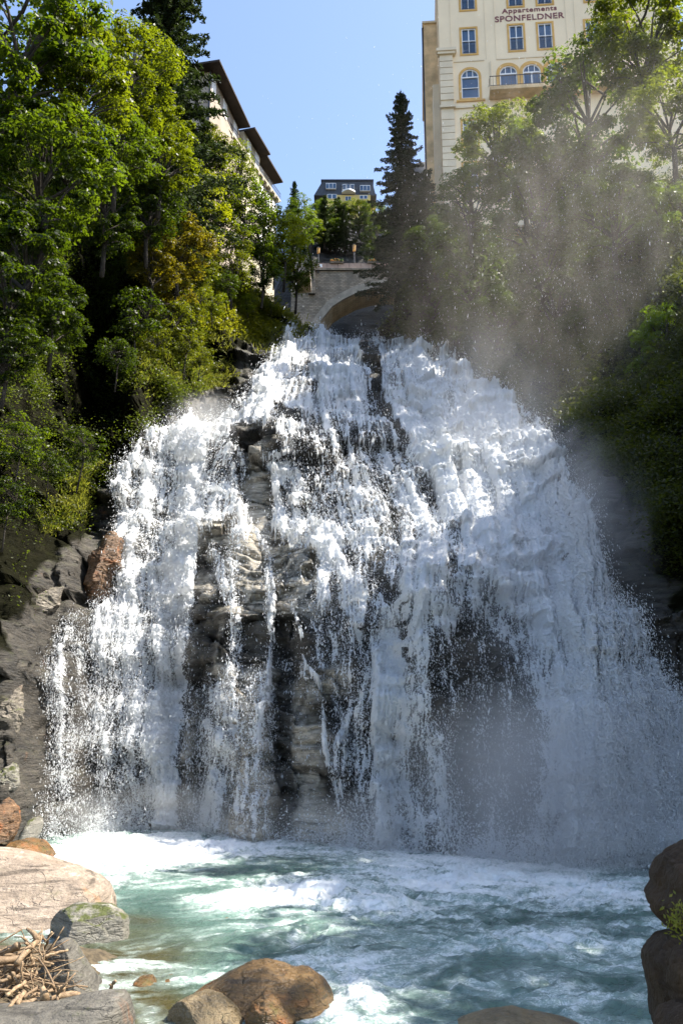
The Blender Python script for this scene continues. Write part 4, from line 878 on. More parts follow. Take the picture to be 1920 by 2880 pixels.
# house seen between the left trees and the bridge
HS = empty('bank_house', P(862, 742, 118)); tag(HS, 'pale house end with dark sloping roof edge beside the left end of the bridge', 'house')
l0 = P(862, 742, 118); m = MB(); a = P(840, 640, 118) - l0; b = P(858, 660, 118) - l0; c_ = P(872, 738, 118) - l0; dd = P(825, 742, 118) - l0
m.prism([(dd.x, dd.z - 1.5), (c_.x, c_.z - 1.5), (c_.x, c_.z), (b.x, b.z), (a.x - .4, a.z), (dd.x, a.z - .3)], 0, 6); m.build('wall', M_pinkw, HS)
m = MB(); m.prism([(b.x - 1.8, b.z + .75), (b.x + .1, b.z + .25), (c_.x + .3, c_.z + .3), (c_.x + .3, c_.z), (b.x + .01, b.z + .01), (b.x - 1.8, b.z + .5)], -.5, 6.5); m.build('roof', M_brownroof, HS)
m = MB(); m.box(c_.x - 1.5, c_.x - .9, -.03, .05, c_.z + 1.5, c_.z + 2.6); m.build('window', M_glass, HS)

# ------------------------------------------------------------------ far house on the hill
YF = 220.0; fh0 = P(976, 575, YF); FH = empty('hill_house', fh0); tag(FH, 'yellow hill house with dark slate mansard roof and white windows', 'house')
def fz(u, v): p = P(820 + u / 4.9, 480 + v / 4.9, YF) - fh0; return p.x, p.z
xl, zr = fz(440, 150); xr, _ = fz(1110, 190); zm = fz(700, 325)[1]; zlow = fz(700, 520)[1]
def hb(m, u0, v0, u1, v1, y0, y1):
    a = fz(u0, v1); b = fz(u1, v0); m.box(a[0], b[0], y0, y1, a[1], b[1]); return m
MB().box(xl + .9, xr - .5, .3, 11, zlow - 3, zm).build('wall', M_yellow, FH)
m = MB(); m.add([(xl - .3, -.2, zr), (xr, -.2, zr), (xr, 12, zr), (xl - .3, 12, zr), (xl - 2.6, .35, zm - .1), (xr + .9, .35, zm - .1), (xr + .9, 13, zm - .1), (xl - 2.6, 13, zm - .1)], [(0, 1, 2, 3), (0, 4, 5, 1), (1, 5, 6, 2), (2, 6, 7, 3), (3, 7, 4, 0), (4, 7, 6, 5)]); rf = m.build('mansard_roof', M_slate, FH)
m = MB(); m.box(xl - .7, xr + .35, -.6, 12.5, zr + .002, zr + .3); m.build('roof_edge', M_slate, FH)
for u in (710, 825): 
    x, z = fz(u, 120); m = MB(); m.box(x - .35 if u == 710 else x - .9, x + .35 if u == 710 else x + .7, 4, 5.5, zr + .3, z + .5); m.build('chimney', M_slate, FH)
for u in (648, 895): x, z = fz(u, 80); MB().tube([(x, 3, zr + .3), (x, 3, z)], [.06, .05], 5).build('antenna', M_railm, FH)
for (u0, v0, u1, v1) in ((470, 185, 612, 262), (698, 200, 862, 280), (940, 215, 1078, 292)):
    wf_ = hb(MB(), u0, v0, u1, v1, -.50, .4).build('window', M_whitef, FH); n_ = 6
    for k in range(3):
        a = u0 + (u1 - u0) * (k + .08) / 3; b = u0 + (u1 - u0) * (k + .92) / 3; hb(MB(), a, v0 + 8, b, v1 - 6, -.56, -.502).build('pane', M_glass, wf_)
for (u0, v0, u1, v1) in ((490, 318, 620, 380), (738, 348, 818, 410), (935, 335, 1045, 385)):
    wf_ = hb(MB(), u0, v0, u1, v1, .15, .32).build('window', M_whitef, FH)
    for k in range(2):
        a = u0 + (u1 - u0) * (k + .1) / 2; b = u0 + (u1 - u0) * (k + .9) / 2; hb(MB(), a, v0 + 6, b, v1 - 4, .10, .148).build('pane', M_glass, wf_)
m = MB(); x0, z0 = fz(690, 318); x1, z1 = fz(878, 292); n_ = 14
pts = [(x0 + (x1 - x0) * k / n_, -.5 - 1.3 * math.sin(math.pi * k / n_)) for k in range(n_ + 1)]
foot(m, pts + [(x1, .3), (x0, .3)], z0 + .1, z0 + .5); m.build('balcony', M_whitef, FH)
m = MB(); 
for (x, y) in pts: m.tube([(x, y, z0 + .5), (x, y, z0 + 1.7)], [.03, .03], 4)
m.tube([(x, y, z0 + 1.7) for x, y in pts], [.05] * len(pts), 4); m.build('railing', M_railm, FH)
m = MB(); a = fz(1090, 262); b = fz(1160, 330); m.box(a[0], b[0], 3, 9, b[1] - 4, a[1]); m.build('wing', M_yellow, FH); MB().box(a[0] - .1, b[0] + .3, 2.6, 9.4, a[1] + .002, a[1] + .45).build('wing_roof', M_slate, FH)

# ------------------------------------------------------------------ the stone bridge
YB = 140.0; o0 = P(1000, 745, YB); BR = empty('stone_bridge', o0); tag(BR, 'old stone arch bridge with pink parapet panels above the falls', 'bridge')
def bz_(px, py): p = P(px, py, YB) - o0; return p.x, p.z
arch = [bz_(a, b) for a, b in ((880, 935), (905, 898), (934, 862), (963, 843), (1004, 823), (1044, 811), (1085, 806), (1125, 808), (1170, 816), (1215, 832), (1260, 858), (1300, 895), (1330, 935))]
WB = 6.3; zdeck = bz_(1000, 762)[1]; xL = bz_(820, 760)[0]; xR = bz_(1400, 760)[0]; zb0 = bz_(900, 1000)[1]
ringw = 1.2
ao = []
for i, (x, z) in enumerate(arch):
    a = arch[max(i - 1, 0)]; b = arch[min(i + 1, len(arch) - 1)]; tx, tz = b[0] - a[0], b[1] - a[1]; l = math.hypot(tx, tz); ao.append((x - tz / l * ringw, z + tx / l * ringw))
sp = MB(); 
for i in range(len(ao) - 1):
    (x0, z0), (x1, z1) = ao[i], ao[i + 1]; sp.prism([(x0, z0), (x1, z1), (x1, zdeck), (x0, zdeck)], 0, WB)
sp.prism([(xL, zb0), (ao[0][0], zb0), (ao[0][0], zdeck), (xL, zdeck)], 0, WB); sp.prism([(ao[-1][0], zb0), (xR, zb0), (xR, zdeck), (ao[-1][0], zdeck)], 0, WB); sp.build('spandrel_wall', M_stone, BR)
rg = MB(); 
for i in range(len(ao) - 1): rg.prism([arch[i], arch[i + 1], ao[i + 1], ao[i]], -.10, .5)
rg.build('arch_ring', M_ring, BR)
bl = MB()
for i in range(len(arch) - 1):
    (x0, z0), (x1, z1) = arch[i], arch[i + 1]; bl.add([(x0, .5, z0), (x1, .5, z1), (x1, WB, z1), (x0, WB, z0), (x0, .5, z0 + .6), (x1, .5, z1 + .6), (x1, WB, z1 + .6), (x0, WB, z0 + .6)], [(0, 1, 2, 3), (4, 7, 6, 5), (0, 4, 5, 1), (3, 2, 6, 7)])
bl.build('arch_soffit', M_soffit, BR)
m = MB(); m.box(xL, xR, -.35, WB + .35, zdeck + .002, zdeck + .35); m.build('cornice', M_stone, BR)
pz0 = zdeck + .352; pw_ = 1.9; x = bz_(887, 750)[0]; k = 0; pm = None
while x < xR:
    if pm is None: ob = MB().box(0, pw_ - .05, -.25, .0, 0, .95).build('parapet_panel', M_pinkst, BR); pm = ob.data
    else: ob = bpy.data.objects.new('parapet_panel', pm); C.objects.link(ob); ob.parent = BR
    ob.location = (x, 0, pz0); x += pw_
m = MB(); m.box(xL, xR, WB - .25, WB, pz0, pz0 + .95); m.build('far_parapet', M_pinkst, BR)
m = MB(); m.box(bz_(887, 750)[0], xR, -.22, -.16, pz0 + 1.15, pz0 + 1.21); 
x = bz_(887, 750)[0]
while x < xR: m.box(x, x + .05, -.21, -.17, pz0 + .95, pz0 + 1.15); x += pw_
m.build('handrail', M_railm, BR)
xa = bz_(868, 760)[0]; m = MB(); m.box(xa, xa + 1.1, -.7, -.003, bz_(870, 830)[1], zdeck + .3); m.box(xa - .15, xa + 1.25, -.85, 0, zdeck - .2, zdeck + .002); m.build('pilaster', M_stone, BR)
m = MB(); m.box(bz_(860, 750)[0], bz_(885, 750)[0], -.45, 0, zdeck + .353, zdeck + 1.5); m.build('end_pier', M_stone, BR)
m = MB(); m.box(bz_(899, 750)[0], bz_(906, 750)[0], -.29, -.253, pz0 + .2, pz0 + .75); m.build('notice_plate', M_whitef, BR)
t = NT('amber_lantern_glass'); t.put(t.bsdf.inputs['Base Color'], (.90, .48, .04)); t.bsdf.inputs['Transmission Weight'].default_value = .5; t.bsdf.inputs['Roughness'].default_value = .4; M_amber = t.m
def lamp(px, pyb, pyt, label):
    p = P(px, 745, YB - .1); p.z = o0.z + pz0 + .1; r = empty('street_lamp', p); tag(r, label, 'street lamp', 'lamps on the bridge'); h = P(px, pyt, YB).z - p.z; l = .9 * (h / 4.0) * 1.2
    MB().tube([(0, 0, -.9), (0, 0, 0.3), (0, 0, h - l)], [.12, .10, .065], 8).build('post', M_railm, r)
    MB().tube([(0, 0, h - l), (0, 0, h - .12)], [.22, .30], 6).build('lantern', M_amber, r)
    MB().tube([(0, 0, h - .12), (0, 0, h + .1)], [.36, .05], 6).build('cap', M_railm, r)
    m = MB()
    for k in range(6):
        a = k * math.pi / 3; m.tube([(.23 * math.cos(a), .23 * math.sin(a), h - l), (.31 * math.cos(a), .31 * math.sin(a), h - .12)], [.02, .02], 4)
    m.build('cage', M_railm, r)
lamp(895, 742, 697, 'amber street lamp on the bridge parapet nearer the house'); lamp(996, 735, 689, 'amber street lamp on the middle of the bridge')
M_flleaf = simple('flower_leaf', (.05, .10, .02), .8, .4, 8); M_flower = simple('red_yellow_flowers', (.75, .28, .06), .7, .5, 14)
def flowerbox(px0, px1, label):
    x0, x1 = P(px0, 740, YB).x, P(px1, 740, YB).x; z = o0.z + pz0 + 1.0; r = empty('flower_box', ((x0 + x1) / 2, YB - .45, z)); tag(r, label, 'flower box', 'flower boxes on the bridge'); w = (x1 - x0) / 2
    MB().box(-w, w, -.15, .15, -.15, .15).build('planter', M_stone, r)
    for nm, mt, cnt, s in (('leaves', M_flleaf, 160, .11), ('flowers', M_flower, 90, .10)):
        m = MB()
        for k in range(cnt):
            q = Vector((rs.uniform(-w, w), rs.uniform(-.3, .25), rs.uniform(.1, .55))); a, b = Vector((rs.gauss(0, 1), rs.gauss(0, 1), rs.gauss(0, 1))).normalized() * s, Vector((rs.gauss(0, 1), rs.gauss(0, 1), rs.gauss(0, 1))).normalized() * s
            m.add([q - a, q - b, q + a, q + b], [(0, 1, 2, 3)])
        m.build(nm, mt, r)
flowerbox(928, 966, 'box of red and yellow flowers between the two bridge lamps'); flowerbox(1032, 1056, 'box of flowers right of the middle bridge lamp near the fir')
# ------------------------------------------------------------------ foliage
def leaf_mat(name, lo, hi, tr, rough=.45, tl=.55):
    t = NT(name); oi = t.new('ShaderNodeObjectInfo'); n = t.noise(1.1, 3, .6, t.coord()); n2 = t.noise(7, 2, .6, t.coord())
    f = t.maprange(t.math('ADD', t.math('MULTIPLY', n, .5), t.math('MULTIPLY', n2, .5)), .35, .65)
    c = t.mix(f, lo, hi); mul = t.new('ShaderNodeMix', data_type='RGBA', blend_type='MULTIPLY'); mul.inputs[0].default_value = 1; t.l.new(c, mul.inputs[6]); t.l.new(oi.outputs['Color'], mul.inputs[7]); c = mul.outputs[2]
    ct_ = t.mix(f, tuple(x * .75 for x in tr), tr); mu2 = t.new('ShaderNodeMix', data_type='RGBA', blend_type='MULTIPLY'); mu2.inputs[0].default_value = 1; t.l.new(ct_, mu2.inputs[6]); t.l.new(oi.outputs['Color'], mu2.inputs[7])
    t.put(t.bsdf.inputs['Base Color'], c); t.bsdf.inputs['Roughness'].default_value = rough; t.bsdf.inputs['Specular IOR Level'].default_value = .4
    tt = t.new('ShaderNodeBsdfTranslucent'); t.l.new(mu2.outputs[2], tt.inputs['Color']); m = t.new('ShaderNodeMixShader'); m.inputs[0].default_value = tl
    t.l.new(t.bsdf.outputs[0], m.inputs[1]); t.l.new(tt.outputs[0], m.inputs[2]); t.l.new(m.outputs[0], t.out.inputs['Surface']); return t.m
M_leaf = leaf_mat('maple_leaf', (.022, .042, .004), (.075, .115, .009), (.28, .38, .013)); M_needle = leaf_mat('fir_needle', (.012, .022, .008), (.035, .055, .014), (.05, .08, .012), .6, .25)
M_under = leaf_mat('undergrowth_leaf', (.03, .05, .006), (.12, .14, .018), (.26, .32, .02)); M_bark = simple('bark', (.04, .032, .024), .95, .4, 5, .6)
def leaves(cen, nrm, size, asp=.62):
    """one bent leaf (two triangles folded along the rib) per centre"""
    n = len(cen); a = rng.normal(size=(n, 3)); a -= (a * nrm).sum(1)[:, None] * nrm; a /= np.linalg.norm(a, axis=1)[:, None] + 1e-9; b = np.cross(nrm, a); s = size[:, None]
    v = np.stack([cen - a * s * .5, cen + b * s * asp * .5 - nrm * s * .12, cen + a * s * .55 - nrm * s * .1, cen - b * s * asp * .5 - nrm * s * .12], 1).reshape(-1, 3)
    i = np.arange(n)[:, None] * 4; return v, np.concatenate([i, i + 1, i + 2, i + 3], 1)
def unit(n): a = rng.normal(size=(n, 3)); return a / np.linalg.norm(a, axis=1)[:, None]
def crown_cloud(rx, rz, nclump, per, cr, leaf, zc, shell=.55, droop=.25):
    """clumps on and inside an ellipsoid, each a flattened dome of leaves; returns centres, normals, sizes, clump points"""
    d = unit(nclump); r = shell + (1 - shell) * rng.random(nclump) ** .6; r *= 1 + .22 * vnoise(d[:, 0] * 2.2, d[:, 1] * 2.2, d[:, 2] * 2.2, int(rng.integers(999)))
    cc = d * r[:, None] * np.array((rx, rx, rz)) + np.array((0, 0, zc))
    cs = cr * rng.uniform(.6, 1.35, nclump); k = np.repeat(np.arange(nclump), per); u = unit(nclump * per); u[:, 2] = np.abs(u[:, 2]) * 1.0 - .25; rad = rng.random(nclump * per) ** .35
    off_ = u * (cs[k] * rad)[:, None] * np.array((1, 1, .55)); hor = np.hypot(off_[:, 0], off_[:, 1]); off_[:, 2] -= droop * hor ** 2 / cs[k]
    cen = cc[k] + off_; nr = u * np.array((.8, .8, 1)) + np.array((0, 0, .55)) + .55 * unit(len(u)); nr /= np.linalg.norm(nr, axis=1)[:, None]
    return cen, nr, leaf * rng.uniform(.6, 1.25, len(cen)), cc
def tree_proto(seed, rx, rz, zc, nclump, per, cr, leaf, mat=M_leaf, trunk_r=.16):
    global rng; rng = np.random.default_rng(seed)
    cen, nr, sz, cc = crown_cloud(rx, rz, nclump, per, cr, leaf, zc); v, f = leaves(cen, nr, sz)
    cm = bpy.data.meshes.new('crown'); o = mesh_np('crown', v, f, mat, False); cm = o.data; bpy.data.objects.remove(o)
    m = MB(); rr = random.Random(seed); H = zc + rz * .6; sp_ = [Vector((rr.gauss(0, .12) * k, rr.gauss(0, .12) * k, H * k / 6)) for k in range(7)]; sp_[0] = Vector((0, 0, -1.5))
    m.tube(sp_, [trunk_r * (1.15 - .15 * k) for k in range(7)], 7)
    for c_ in cc[:: max(1, len(cc) // 26)]:
        c_ = Vector(c_); k = min(5, max(1, int((c_.z / H) * 6 * .6))); p = sp_[k]; m.tube([p, p.lerp(c_, .5) + Vector((0, 0, .12 * (c_ - p).length)), c_], [trunk_r * .45, trunk_r * .28, trunk_r * .08], 5, False)
    t_ = m.build('trunk', M_bark, None, True); tm = t_.data; bpy.data.objects.remove(t_); return cm, tm, rx, rz, zc
protos = [tree_proto(11, 2.6, 3.2, 3.7, 96, 125, .70, .19), tree_proto(12, 2.3, 3.4, 3.8, 88, 125, .64, .19), tree_proto(13, 3.0, 2.8, 3.4, 104, 115, .74, .20)]
slim = [tree_proto(21, 1.5, 3.2, 3.4, 75, 90, .55, .15, trunk_r=.10), tree_proto(22, 1.7, 2.6, 2.9, 80, 85, .55, .15, trunk_r=.10)]
bushp = [tree_proto(31, 1.2, 1.0, .9, 42, 75, .42, .12, trunk_r=.04), tree_proto(32, 1.0, 1.2, 1.1, 40, 75, .40, .115, trunk_r=.04)]
def plant(name, proto, px, py, Y, rpx, label, cat, tint=(1, 1, 1), grp=None, squash=1.0):
    """crown centre at the pixel, crown half width rpx pixels"""
    cm, tm, rx, rz, zc = proto; c_ = P(px, py, Y); s = rpx * mpp(c_) / rx
    r = empty(name, (c_.x, c_.y, c_.z - zc * s * squash), rs.uniform(0, 6.28)); r.scale = (s, s, s * squash)
    for nm, me in (('crown', cm), ('trunk', tm)):
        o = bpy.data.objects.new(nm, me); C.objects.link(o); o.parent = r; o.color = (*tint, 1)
    return tag(r, label, cat, grp)
rs = random.Random(77)
YG, DG, BG, RD, OL = (.80, .72, .45), (.30, .35, .31), (.52, .57, .46), (1.0, .62, .6), (.70, .60, .5)  # leaf tints; DG also stands for shade, YG for sunlit leaves
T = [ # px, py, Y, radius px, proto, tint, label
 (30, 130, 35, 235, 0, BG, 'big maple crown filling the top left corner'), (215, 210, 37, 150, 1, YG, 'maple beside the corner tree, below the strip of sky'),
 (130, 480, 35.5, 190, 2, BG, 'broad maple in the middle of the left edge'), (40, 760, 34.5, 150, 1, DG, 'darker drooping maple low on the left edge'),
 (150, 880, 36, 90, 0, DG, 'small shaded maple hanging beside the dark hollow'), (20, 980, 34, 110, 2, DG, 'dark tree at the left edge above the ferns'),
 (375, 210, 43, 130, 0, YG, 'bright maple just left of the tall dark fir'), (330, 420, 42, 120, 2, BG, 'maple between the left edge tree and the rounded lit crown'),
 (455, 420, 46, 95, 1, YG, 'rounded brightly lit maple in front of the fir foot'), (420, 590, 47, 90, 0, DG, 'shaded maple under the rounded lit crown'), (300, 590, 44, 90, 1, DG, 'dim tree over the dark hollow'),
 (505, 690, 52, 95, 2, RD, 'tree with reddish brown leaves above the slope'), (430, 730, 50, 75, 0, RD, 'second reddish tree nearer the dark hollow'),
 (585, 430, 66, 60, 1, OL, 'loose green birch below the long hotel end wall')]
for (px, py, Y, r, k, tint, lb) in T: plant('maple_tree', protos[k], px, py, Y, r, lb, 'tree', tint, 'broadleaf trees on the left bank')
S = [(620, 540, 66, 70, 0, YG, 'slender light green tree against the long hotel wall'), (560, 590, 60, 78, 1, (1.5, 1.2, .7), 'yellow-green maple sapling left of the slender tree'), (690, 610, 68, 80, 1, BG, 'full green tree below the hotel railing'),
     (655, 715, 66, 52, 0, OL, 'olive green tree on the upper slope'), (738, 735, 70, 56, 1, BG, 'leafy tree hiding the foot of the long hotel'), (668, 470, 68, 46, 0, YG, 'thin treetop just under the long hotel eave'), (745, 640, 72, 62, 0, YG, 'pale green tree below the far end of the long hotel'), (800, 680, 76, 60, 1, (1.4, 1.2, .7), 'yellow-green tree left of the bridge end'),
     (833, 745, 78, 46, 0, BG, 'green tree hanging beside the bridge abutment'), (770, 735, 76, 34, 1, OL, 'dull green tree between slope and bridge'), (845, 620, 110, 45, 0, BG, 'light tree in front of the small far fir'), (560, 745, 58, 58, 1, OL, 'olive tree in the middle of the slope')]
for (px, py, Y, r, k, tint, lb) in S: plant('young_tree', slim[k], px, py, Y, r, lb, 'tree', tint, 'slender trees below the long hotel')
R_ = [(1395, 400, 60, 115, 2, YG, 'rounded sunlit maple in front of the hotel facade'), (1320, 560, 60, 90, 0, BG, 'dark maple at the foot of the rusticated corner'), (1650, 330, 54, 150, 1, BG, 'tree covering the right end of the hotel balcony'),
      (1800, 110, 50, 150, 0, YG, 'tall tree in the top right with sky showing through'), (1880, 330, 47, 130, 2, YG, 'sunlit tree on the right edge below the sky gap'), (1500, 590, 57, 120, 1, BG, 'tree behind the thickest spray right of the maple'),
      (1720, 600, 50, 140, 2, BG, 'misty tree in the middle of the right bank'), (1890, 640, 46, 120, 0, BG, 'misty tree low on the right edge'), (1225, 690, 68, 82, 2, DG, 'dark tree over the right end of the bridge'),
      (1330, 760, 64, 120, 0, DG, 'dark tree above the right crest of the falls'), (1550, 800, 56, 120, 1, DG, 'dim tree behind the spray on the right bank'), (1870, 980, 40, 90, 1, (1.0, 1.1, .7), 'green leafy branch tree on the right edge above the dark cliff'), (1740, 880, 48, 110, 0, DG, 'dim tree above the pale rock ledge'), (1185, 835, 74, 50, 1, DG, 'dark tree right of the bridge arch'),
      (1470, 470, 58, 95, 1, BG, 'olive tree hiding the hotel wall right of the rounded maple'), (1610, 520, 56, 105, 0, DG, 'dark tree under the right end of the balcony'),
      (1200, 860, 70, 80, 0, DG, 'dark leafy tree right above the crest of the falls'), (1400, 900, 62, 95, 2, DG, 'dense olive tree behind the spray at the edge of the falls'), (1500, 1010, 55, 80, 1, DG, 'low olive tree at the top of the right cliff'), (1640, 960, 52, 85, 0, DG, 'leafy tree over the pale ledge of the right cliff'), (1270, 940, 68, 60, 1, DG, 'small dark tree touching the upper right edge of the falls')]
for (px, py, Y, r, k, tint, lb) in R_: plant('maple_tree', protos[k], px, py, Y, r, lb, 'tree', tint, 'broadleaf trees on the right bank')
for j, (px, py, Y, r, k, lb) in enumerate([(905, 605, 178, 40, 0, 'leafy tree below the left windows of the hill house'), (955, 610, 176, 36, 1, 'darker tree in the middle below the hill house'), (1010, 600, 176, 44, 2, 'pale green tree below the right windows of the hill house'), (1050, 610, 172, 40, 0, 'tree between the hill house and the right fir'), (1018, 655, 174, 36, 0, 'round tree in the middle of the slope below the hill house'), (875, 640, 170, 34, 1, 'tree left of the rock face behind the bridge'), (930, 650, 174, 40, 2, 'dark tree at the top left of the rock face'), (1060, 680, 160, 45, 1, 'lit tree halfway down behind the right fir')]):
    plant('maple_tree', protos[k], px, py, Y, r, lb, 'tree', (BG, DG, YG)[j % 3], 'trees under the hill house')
BU = [(50, 1240, 36, 80, BG, 'bright green bush at the left edge over the mossy ledge'), (225, 1250, 39.5, 55, DG, 'fern-like bush hanging over the dark hollow'), (140, 1310, 38, 50, DG, 'bush between the left edge and the hanging bush'), (20, 1400, 34.5, 60, DG, 'dull bush on the left edge above the pale rocks'),
      (600, 850, 60, 40, YG, 'round green bush beside the sunny slope'), (640, 795, 64, 34, DG, 'dark conical bush on the slope'), (545, 840, 56, 55, OL, 'olive bush above the mossy rock'), (480, 900, 52, 62, OL, 'grey-green bush above the hanging grass'), (430, 960, 50, 50, OL, 'low bush over the brown rock pillar'),
      (700, 850, 70, 24, (1.4, 1.2, .6), 'yellow-green bush on the sunny slope'), (765, 850, 74, 26, YG, 'small bush near the top of the bank'), (520, 960, 53, 45, OL, 'grassy bush left of the wet rock face'), (560, 1000, 55, 38, OL, 'small mossy bush on the rock edge'), (390, 880, 48, 70, DG, 'shaded bush at the edge of the dark hollow'),
      (330, 1000, 46, 55, DG, 'dark bush hanging in the hollow'), (480, 780, 53, 70, RD, 'rust-tinged bush under the reddish tree'), (1560, 1010, 52, 60, DG, 'dim bush above the right rock ledge'), (1900, 1160, 36, 60, BG, 'bush at the right edge on the dark cliff')]
for k, (px, py, Y, r, tint, lb) in enumerate(BU): plant('bush', bushp[k % 2], px, py, Y, r, lb, 'bush', tint, 'bushes on the gorge sides')
# ------------------------------------------------------------------ firs
def fir_proto(seed, H, R, levels, dens=1.0):
    global rng; rng = np.random.default_rng(seed); rr = random.Random(seed); cen = []; nr = []; sz = []; m = MB(); m.tube([(0, 0, -1), (0, 0, H * .5), (0, 0, H)], [.02 * H * .7, .012 * H * .7, .01], 7)
    for l in range(levels):
        z = H * (.04 + .95 * (l / levels) ** .95); rad = R * (1 - z / H) ** .85 * rr.uniform(.55, 1.22) + .12; nb = rr.randint(6, 9)
        for b in range(nb):
            a = 2 * math.pi * (b + rr.random() * .8) / nb; L = rad * rr.uniform(.7, 1.1); up = rr.uniform(-.30, .0) if z < H * .8 else .3; n = max(4, int(L * 15 * dens))
            s = np.linspace(.12, 1, n); x = s * L; zz = z + up * x - .10 * x * x / max(R, 1) + .16 * L * np.maximum(0, s - .65) ** 1.0
            for side in range(6):
                w = rng.normal(0, .13, n) * (1.25 - s) * L * .6 + rng.normal(0, .03, n); cen.append(np.stack([np.cos(a) * x - np.sin(a) * w, np.sin(a) * x + np.cos(a) * w, zz - rng.random(n) * .22 - np.abs(w) * .25], 1))
                q = unit(n) * .5 + np.array((math.cos(a) * .2, math.sin(a) * .2, .9)); nr.append(q / np.linalg.norm(q, axis=1)[:, None]); sz.append(rng.uniform(.13, .30, n))
            if l % 2 == 0: m.tube([(0, 0, z), (math.cos(a) * L * .55, math.sin(a) * L * .55, z + up * L * .55)], [.03, .012], 4, False)
    v, f = leaves(np.concatenate(cen), np.concatenate(nr), np.concatenate(sz), .38); o = mesh_np('crown', v, f, M_needle, False); cm = o.data; bpy.data.objects.remove(o)
    t_ = m.build('trunk', M_bark, None, True); tm = t_.data; bpy.data.objects.remove(t_); return cm, tm, H, R
firs = [fir_proto(41, 17, 3.9, 40), fir_proto(42, 15, 3.6, 40)]
def fir(k, px, pt, pb, Y, label, tint=(1, 1, 1), wide=1.0):
    cm, tm, H, R = firs[k]; a = P(px, pb, Y); b = P(px, pt, Y); s = (b.z - a.z) / H; r = empty('fir_tree', a, rs.uniform(0, 6)); r.scale = (s * wide, s * wide, s)
    for nm, me in (('crown', cm), ('trunk', tm)):
        o = bpy.data.objects.new(nm, me); C.objects.link(o); o.parent = r; o.color = (*tint, 1)
    return tag(r, label, 'fir tree', 'fir trees')
fir(1, 440, -420, 640, 52, 'huge dark fir hanging over the left hotel, its top out of view', (.9, .9, .9), .72)
fir(0, 1137, 250, 840, 72, 'tall slender fir left of the cream hotel', (.8, .85, .9), .98)
fir(0, 825, 505, 720, 130, 'small far fir at the end of the long hotel', (1.0, 1.1, 1.1), .9)
fir(1, 912, 545, 690, 172, 'small fir below the left side of the hill house', (1, 1, 1), 1.0); fir(1, 952, 550, 690, 175, 'small fir below the middle of the hill house', (1, 1, 1), 1.0); fir(0, 968, 575, 700, 172, 'dark fir on top of the rock face behind the bridge', (1, 1, 1), 1.1)
fir(1, 1205, 470, 800, 69, 'shorter fir in front of the hotel side wall', (.8, .9, .9), 1.1)
# ------------------------------------------------------------------ undergrowth on the two flanks
rng = np.random.default_rng(99)
vg = veg[:NR].copy(); pxv, pyv = PXg, PYg
cl = fbm(gx * .55, gy * .55, gz * .55, 4, 401); wgt = np.clip(vg - .25, 0, 1) * np.clip(cl + .28, 0.02, 1) * ((pxv > -250) & (pxv < 2350)) * np.clip(gy / 45, .6, 2) ** .5
wgt *= np.where((pxv < 430) & (pyv > 1150), .3, 1) * np.where((pxv < 300) & (pyv > 1500), .12, 1)
wgt *= np.where((pxv > 180) & (pxv < 420) & (pyv > 600) & (pyv < 1180), .35, 1)
def scatter(n, w, mat, name, label, size, lift, tintc=(.55, .6, .55)):
    w = w.ravel() / w.sum(); ids = rng.choice(w.size, n, p=w); p = np.stack([gx2.ravel()[ids], gy2.ravel()[ids], gz2.ravel()[ids]], 1)
    k = 26; p = np.repeat(p, k, 0); s = np.repeat(rng.uniform(.5, 1.4, n), k); o = rng.normal(size=p.shape) * np.array((.32, .22, .26)) * s[:, None]; o[:, 1] -= lift * s; o[:, 2] += .12 * s
    q = unit(len(p)) * .7 + np.array((0, -.25, .8)); q /= np.linalg.norm(q, axis=1)[:, None]
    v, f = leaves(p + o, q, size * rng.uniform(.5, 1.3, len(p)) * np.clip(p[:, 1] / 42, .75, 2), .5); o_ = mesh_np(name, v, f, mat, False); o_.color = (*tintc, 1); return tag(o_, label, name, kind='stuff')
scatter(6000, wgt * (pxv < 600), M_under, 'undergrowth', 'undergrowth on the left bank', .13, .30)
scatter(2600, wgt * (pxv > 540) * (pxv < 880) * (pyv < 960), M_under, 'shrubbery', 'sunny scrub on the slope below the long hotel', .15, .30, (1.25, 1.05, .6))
scatter(10500, wgt * (pxv > 1000) * (gy > 0), M_under, 'thicket', 'thicket on the right bank', .17, .40, (.42, .42, .38))  # tint lowered to stand for the shade on this bank
# sunny grass slope and hanging grass
gw = np.exp(-((pxv - 660) / 120) ** 2 - ((pyv - 850 + (pxv - 660) * -.55) / 70) ** 2) + 1.3 * np.exp(-((pxv - 700) / 110) ** 2 - ((pyv - 845 + (pxv - 700) * -.45) / 55) ** 2) + .8 * np.exp(-((pxv - 210) / 60) ** 2 - ((pyv - 1400 + (pxv - 210) * 1.0) / 45) ** 2) + .7 * np.exp(-((pxv - 430) / 70) ** 2 - ((pyv - 1040) / 60) ** 2) + .5 * np.exp(-((pxv - 570) / 60) ** 2 - ((pyv - 1030) / 60) ** 2)
ids = rng.choice(gw.size, 42000, p=(gw * (gw > .05)).ravel() / (gw * (gw > .05)).sum()); p = np.stack([gx2.ravel()[ids], gy2.ravel()[ids], gz2.ravel()[ids]], 1); n = len(p)
p += rng.normal(0, .12, p.shape); d = rng.normal(0, .4, (n, 3)) + np.array((.1, -.45, .75)); d /= np.linalg.norm(d, axis=1)[:, None]; L = rng.uniform(.18, .5, n)[:, None] * np.clip(p[:, 1:2] / 45, .7, 2); w = unit(n) * .022 * np.clip(p[:, 1:2] / 45, .7, 2)
v = np.stack([p - w, p + w, p + d * L * .6 + w * .6, p + d * L + np.array((0, -.05, -.16)) * L * 2], 1).reshape(-1, 3); i = np.arange(n)[:, None] * 4
